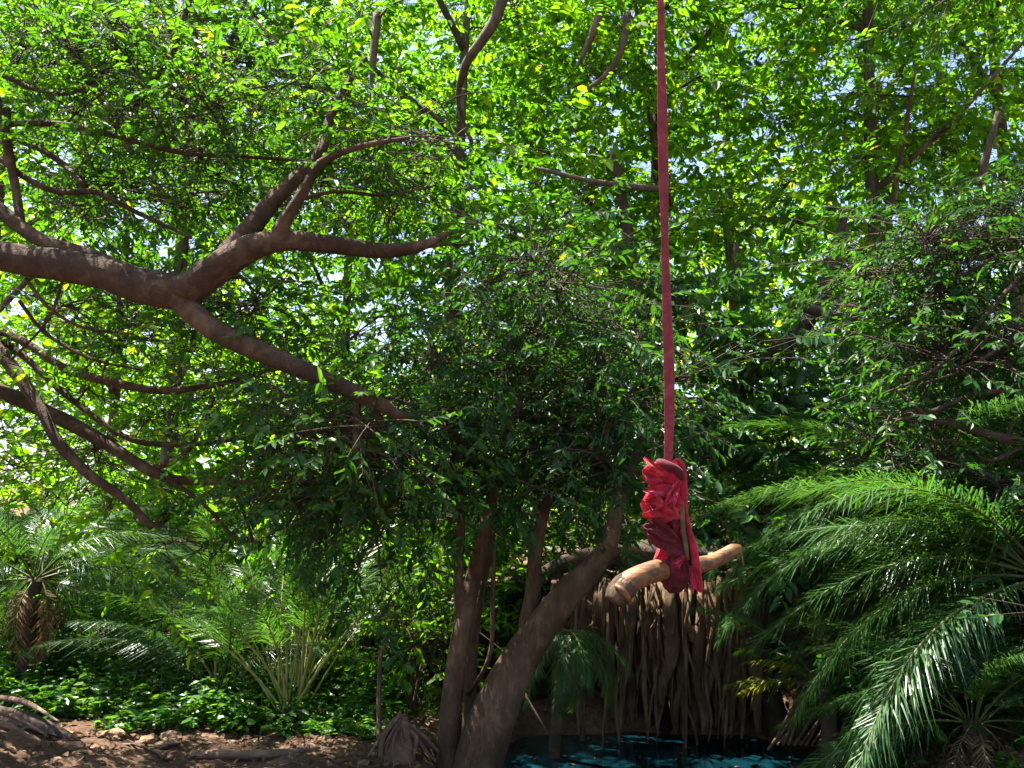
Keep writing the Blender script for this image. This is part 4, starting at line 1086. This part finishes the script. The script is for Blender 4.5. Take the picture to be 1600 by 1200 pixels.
def lobe(name, mat, a, b, w0, wmax, d0, d1, seed, k=6, pl_=.20, peak=.62, end=.35, flat=.8, bend=0.0):
    """gathered cloth: pleats run out from the tied end a and open towards b"""
    r = random.Random(seed)
    A_, B_ = P(a[0], a[1], d0), P(b[0], b[1], d1)
    ax = (B_ - A_); L = ax.length; ax = ax.normalized()
    u = ax.cross(Vector((0, 1, 0))).normalized(); w = ax.cross(u)
    ph = [r.uniform(0, 6.28) for _ in range(8)]
    nt_, na = 34, 72
    V = []
    kk = d0 / FPX / 2
    for i in range(nt_):
        t = i / (nt_ - 1)
        if t < peak:
            rad = w0 + (wmax - w0) * (math.sin(t / peak * math.pi / 2) ** 1.1)
        else:
            q = (t - peak) / (1 - peak)
            rad = wmax * math.sqrt(max(0.0, 1 - q ** 2.2 * (1 - end * 0)) ) * (1 - .1 * q) if q < 1 else 0
        rad *= kk
        cen = A_ + ax * (L * t) + u * (bend * L * math.sin(t * 3.14))
        amp = pl_ * (0.55 + .6 * t)
        for j in range(na):
            th = j / na * 2 * math.pi
            th2 = th + .35 * math.sin(2 * th + ph[0]) + .5 * t * math.sin(th + ph[1])
            f1 = abs(((k * th2 / (2 * math.pi) + .35 * math.sin(4 * t + ph[2])) % 1.0) * 2 - 1)
            f2 = abs(((k * 1.7 * th2 / (2 * math.pi) + ph[3] + t) % 1.0) * 2 - 1) if False else .5 + .5 * math.sin(round(k * 1.7) * th2 + ph[3] + 3 * t)
            lump = noise.noise(Vector((math.cos(th) * 1.3 + seed, math.sin(th) * 1.3, t * 2.6)))
            fine = noise.noise(Vector((math.cos(th) * 4 + seed, math.sin(th) * 4, t * 7)))
            g = 1 + amp * (f1 ** 1.6 * 1.3 - .6) + amp * .35 * (f2 - .5) + .30 * lump + .15 * fine + .07 * noise.noise(Vector((math.cos(th) * 9 + seed, math.sin(th) * 9, t * 15)))
            off = L * .07 * math.sin(3 * th + ph[4]) * t ** 3 + L * .05 * fine * t
            V.append(cen + (u * math.cos(th) + w * (math.sin(th) * flat)) * (rad * g) + ax * off)
    V = np.array([q[:] for q in V])
    i = np.arange(nt_ - 1)[:, None] * na; j = np.arange(na)[None, :]; j2 = (j + 1) % na
    mb = MB(); mb.add(V, np.stack([i + j, i + j2, i + na + j2, i + na + j], -1).reshape(-1, 4))
    return mb.build(name, mat, SW)
lobe('cloth_bunch', 'cloth_red', (1066, 752), (1008, 738), 22, 36, 4.97, 4.92, 1, 6)
lobe('cloth_bunch', 'cloth_red', (1046, 722), (1056, 800), 26, 40, 4.97, 4.94, 2, 5, .16, .55)
lobe('cloth_bunch', 'cloth_red', (1070, 770), (1016, 762), 18, 28, 4.96, 4.91, 7, 6)
lobe('cloth_bunch', 'cloth_red', (1069, 806), (1009, 782), 12, 52, 4.95, 4.91, 3, 7, .20, .66)
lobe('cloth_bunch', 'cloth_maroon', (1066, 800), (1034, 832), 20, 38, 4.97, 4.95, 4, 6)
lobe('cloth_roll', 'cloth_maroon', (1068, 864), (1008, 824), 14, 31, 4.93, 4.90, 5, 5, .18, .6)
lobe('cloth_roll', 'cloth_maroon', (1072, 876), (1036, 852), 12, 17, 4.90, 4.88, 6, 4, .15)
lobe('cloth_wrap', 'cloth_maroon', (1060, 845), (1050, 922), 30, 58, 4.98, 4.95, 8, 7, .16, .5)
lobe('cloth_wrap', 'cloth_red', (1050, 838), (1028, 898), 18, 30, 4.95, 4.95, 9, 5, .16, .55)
lobe('cloth_bunch', 'cloth_red', (1064, 812), (1062, 862), 14, 30, 4.97, 4.96, 10, 6)
for k, (a, an, L, W, d, mt) in enumerate((((1040, 744), 2.9, 34, 36, 4.88, 'cloth_red'), ((1046, 772), 3.5, 34, 34, 4.87, 'cloth_red'), ((1052, 806), 2.75, 42, 40, 4.87, 'cloth_red'), ((1060, 846), 2.6, 48, 30, 4.87, 'cloth_maroon'),
                                            ((1062, 752), 4.3, 40, 26, 4.88, 'cloth_red'), ((1070, 868), 3.9, 22, 12, 4.86, 'cloth_red'), ((1078, 884), -1.35, 40, 15, 4.86, 'cloth_red'))):
    flap('cloth_flap', mt, a, an, L, W, d, k + 1.3)
mb = MB(); tube(mb, *pl((958, 940, 4.775, 30), (966, 928, 4.79, 40), (976, 916, 4.815, 40), (982, 911, 4.83, 37)), 18, .012, .14, 9); mb.build('bark_end', 'bark_grey', seat)
mb = MB(); tube(mb, *pl((1027, 722, 4.95, 10), (1034, 724, 4.93, 14), (1048, 730, 4.91, 15), (1060, 738, 4.92, 15), (1067, 752, 4.95, 10)), 12, .012, .15, 3); mb.build('strap_knot', 'cloth_maroon', SW)
mb = MB(); tube(mb, *pl((1050, 727, 5.0, 14), (1062, 722, 4.98, 19), (1069, 738, 4.96, 16), (1071, 770, 4.95, 14), (1072, 800, 4.94, 13), (1077, 828, 4.93, 16), (1083, 850, 4.92, 22), (1088, 880, 4.90, 24), (1092, 905, 4.90, 22), (1096, 924, 4.90, 15)), 18, .012, .22, 4, flat=.45, flatdir=(1, .2, 0), groove=.10); mb.build('cloth_tail', 'cloth_red', SW)
mb = MB(); tube(mb, *pl((1060, 835, 4.93, 8), (1066, 860, 4.90, 11), (1072, 885, 4.89, 12), (1078, 905, 4.89, 10), (1082, 915, 4.89, 4)), 12, .012, .2, 6, flat=.4, flatdir=(1, .2, 0), groove=.1); mb.build('cloth_tail', 'cloth_maroon', SW)
mb = MB(); tube(mb, *pl((1066, 775, 4.93, 7), (1066, 800, 4.91, 9), (1068, 830, 4.91, 8), (1072, 855, 4.89, 8), (1075, 875, 4.88, 4)), 10, .012, .15, 2, flat=.5, flatdir=(1, .2, 0)); mb.build('cord', 'cord', SW)
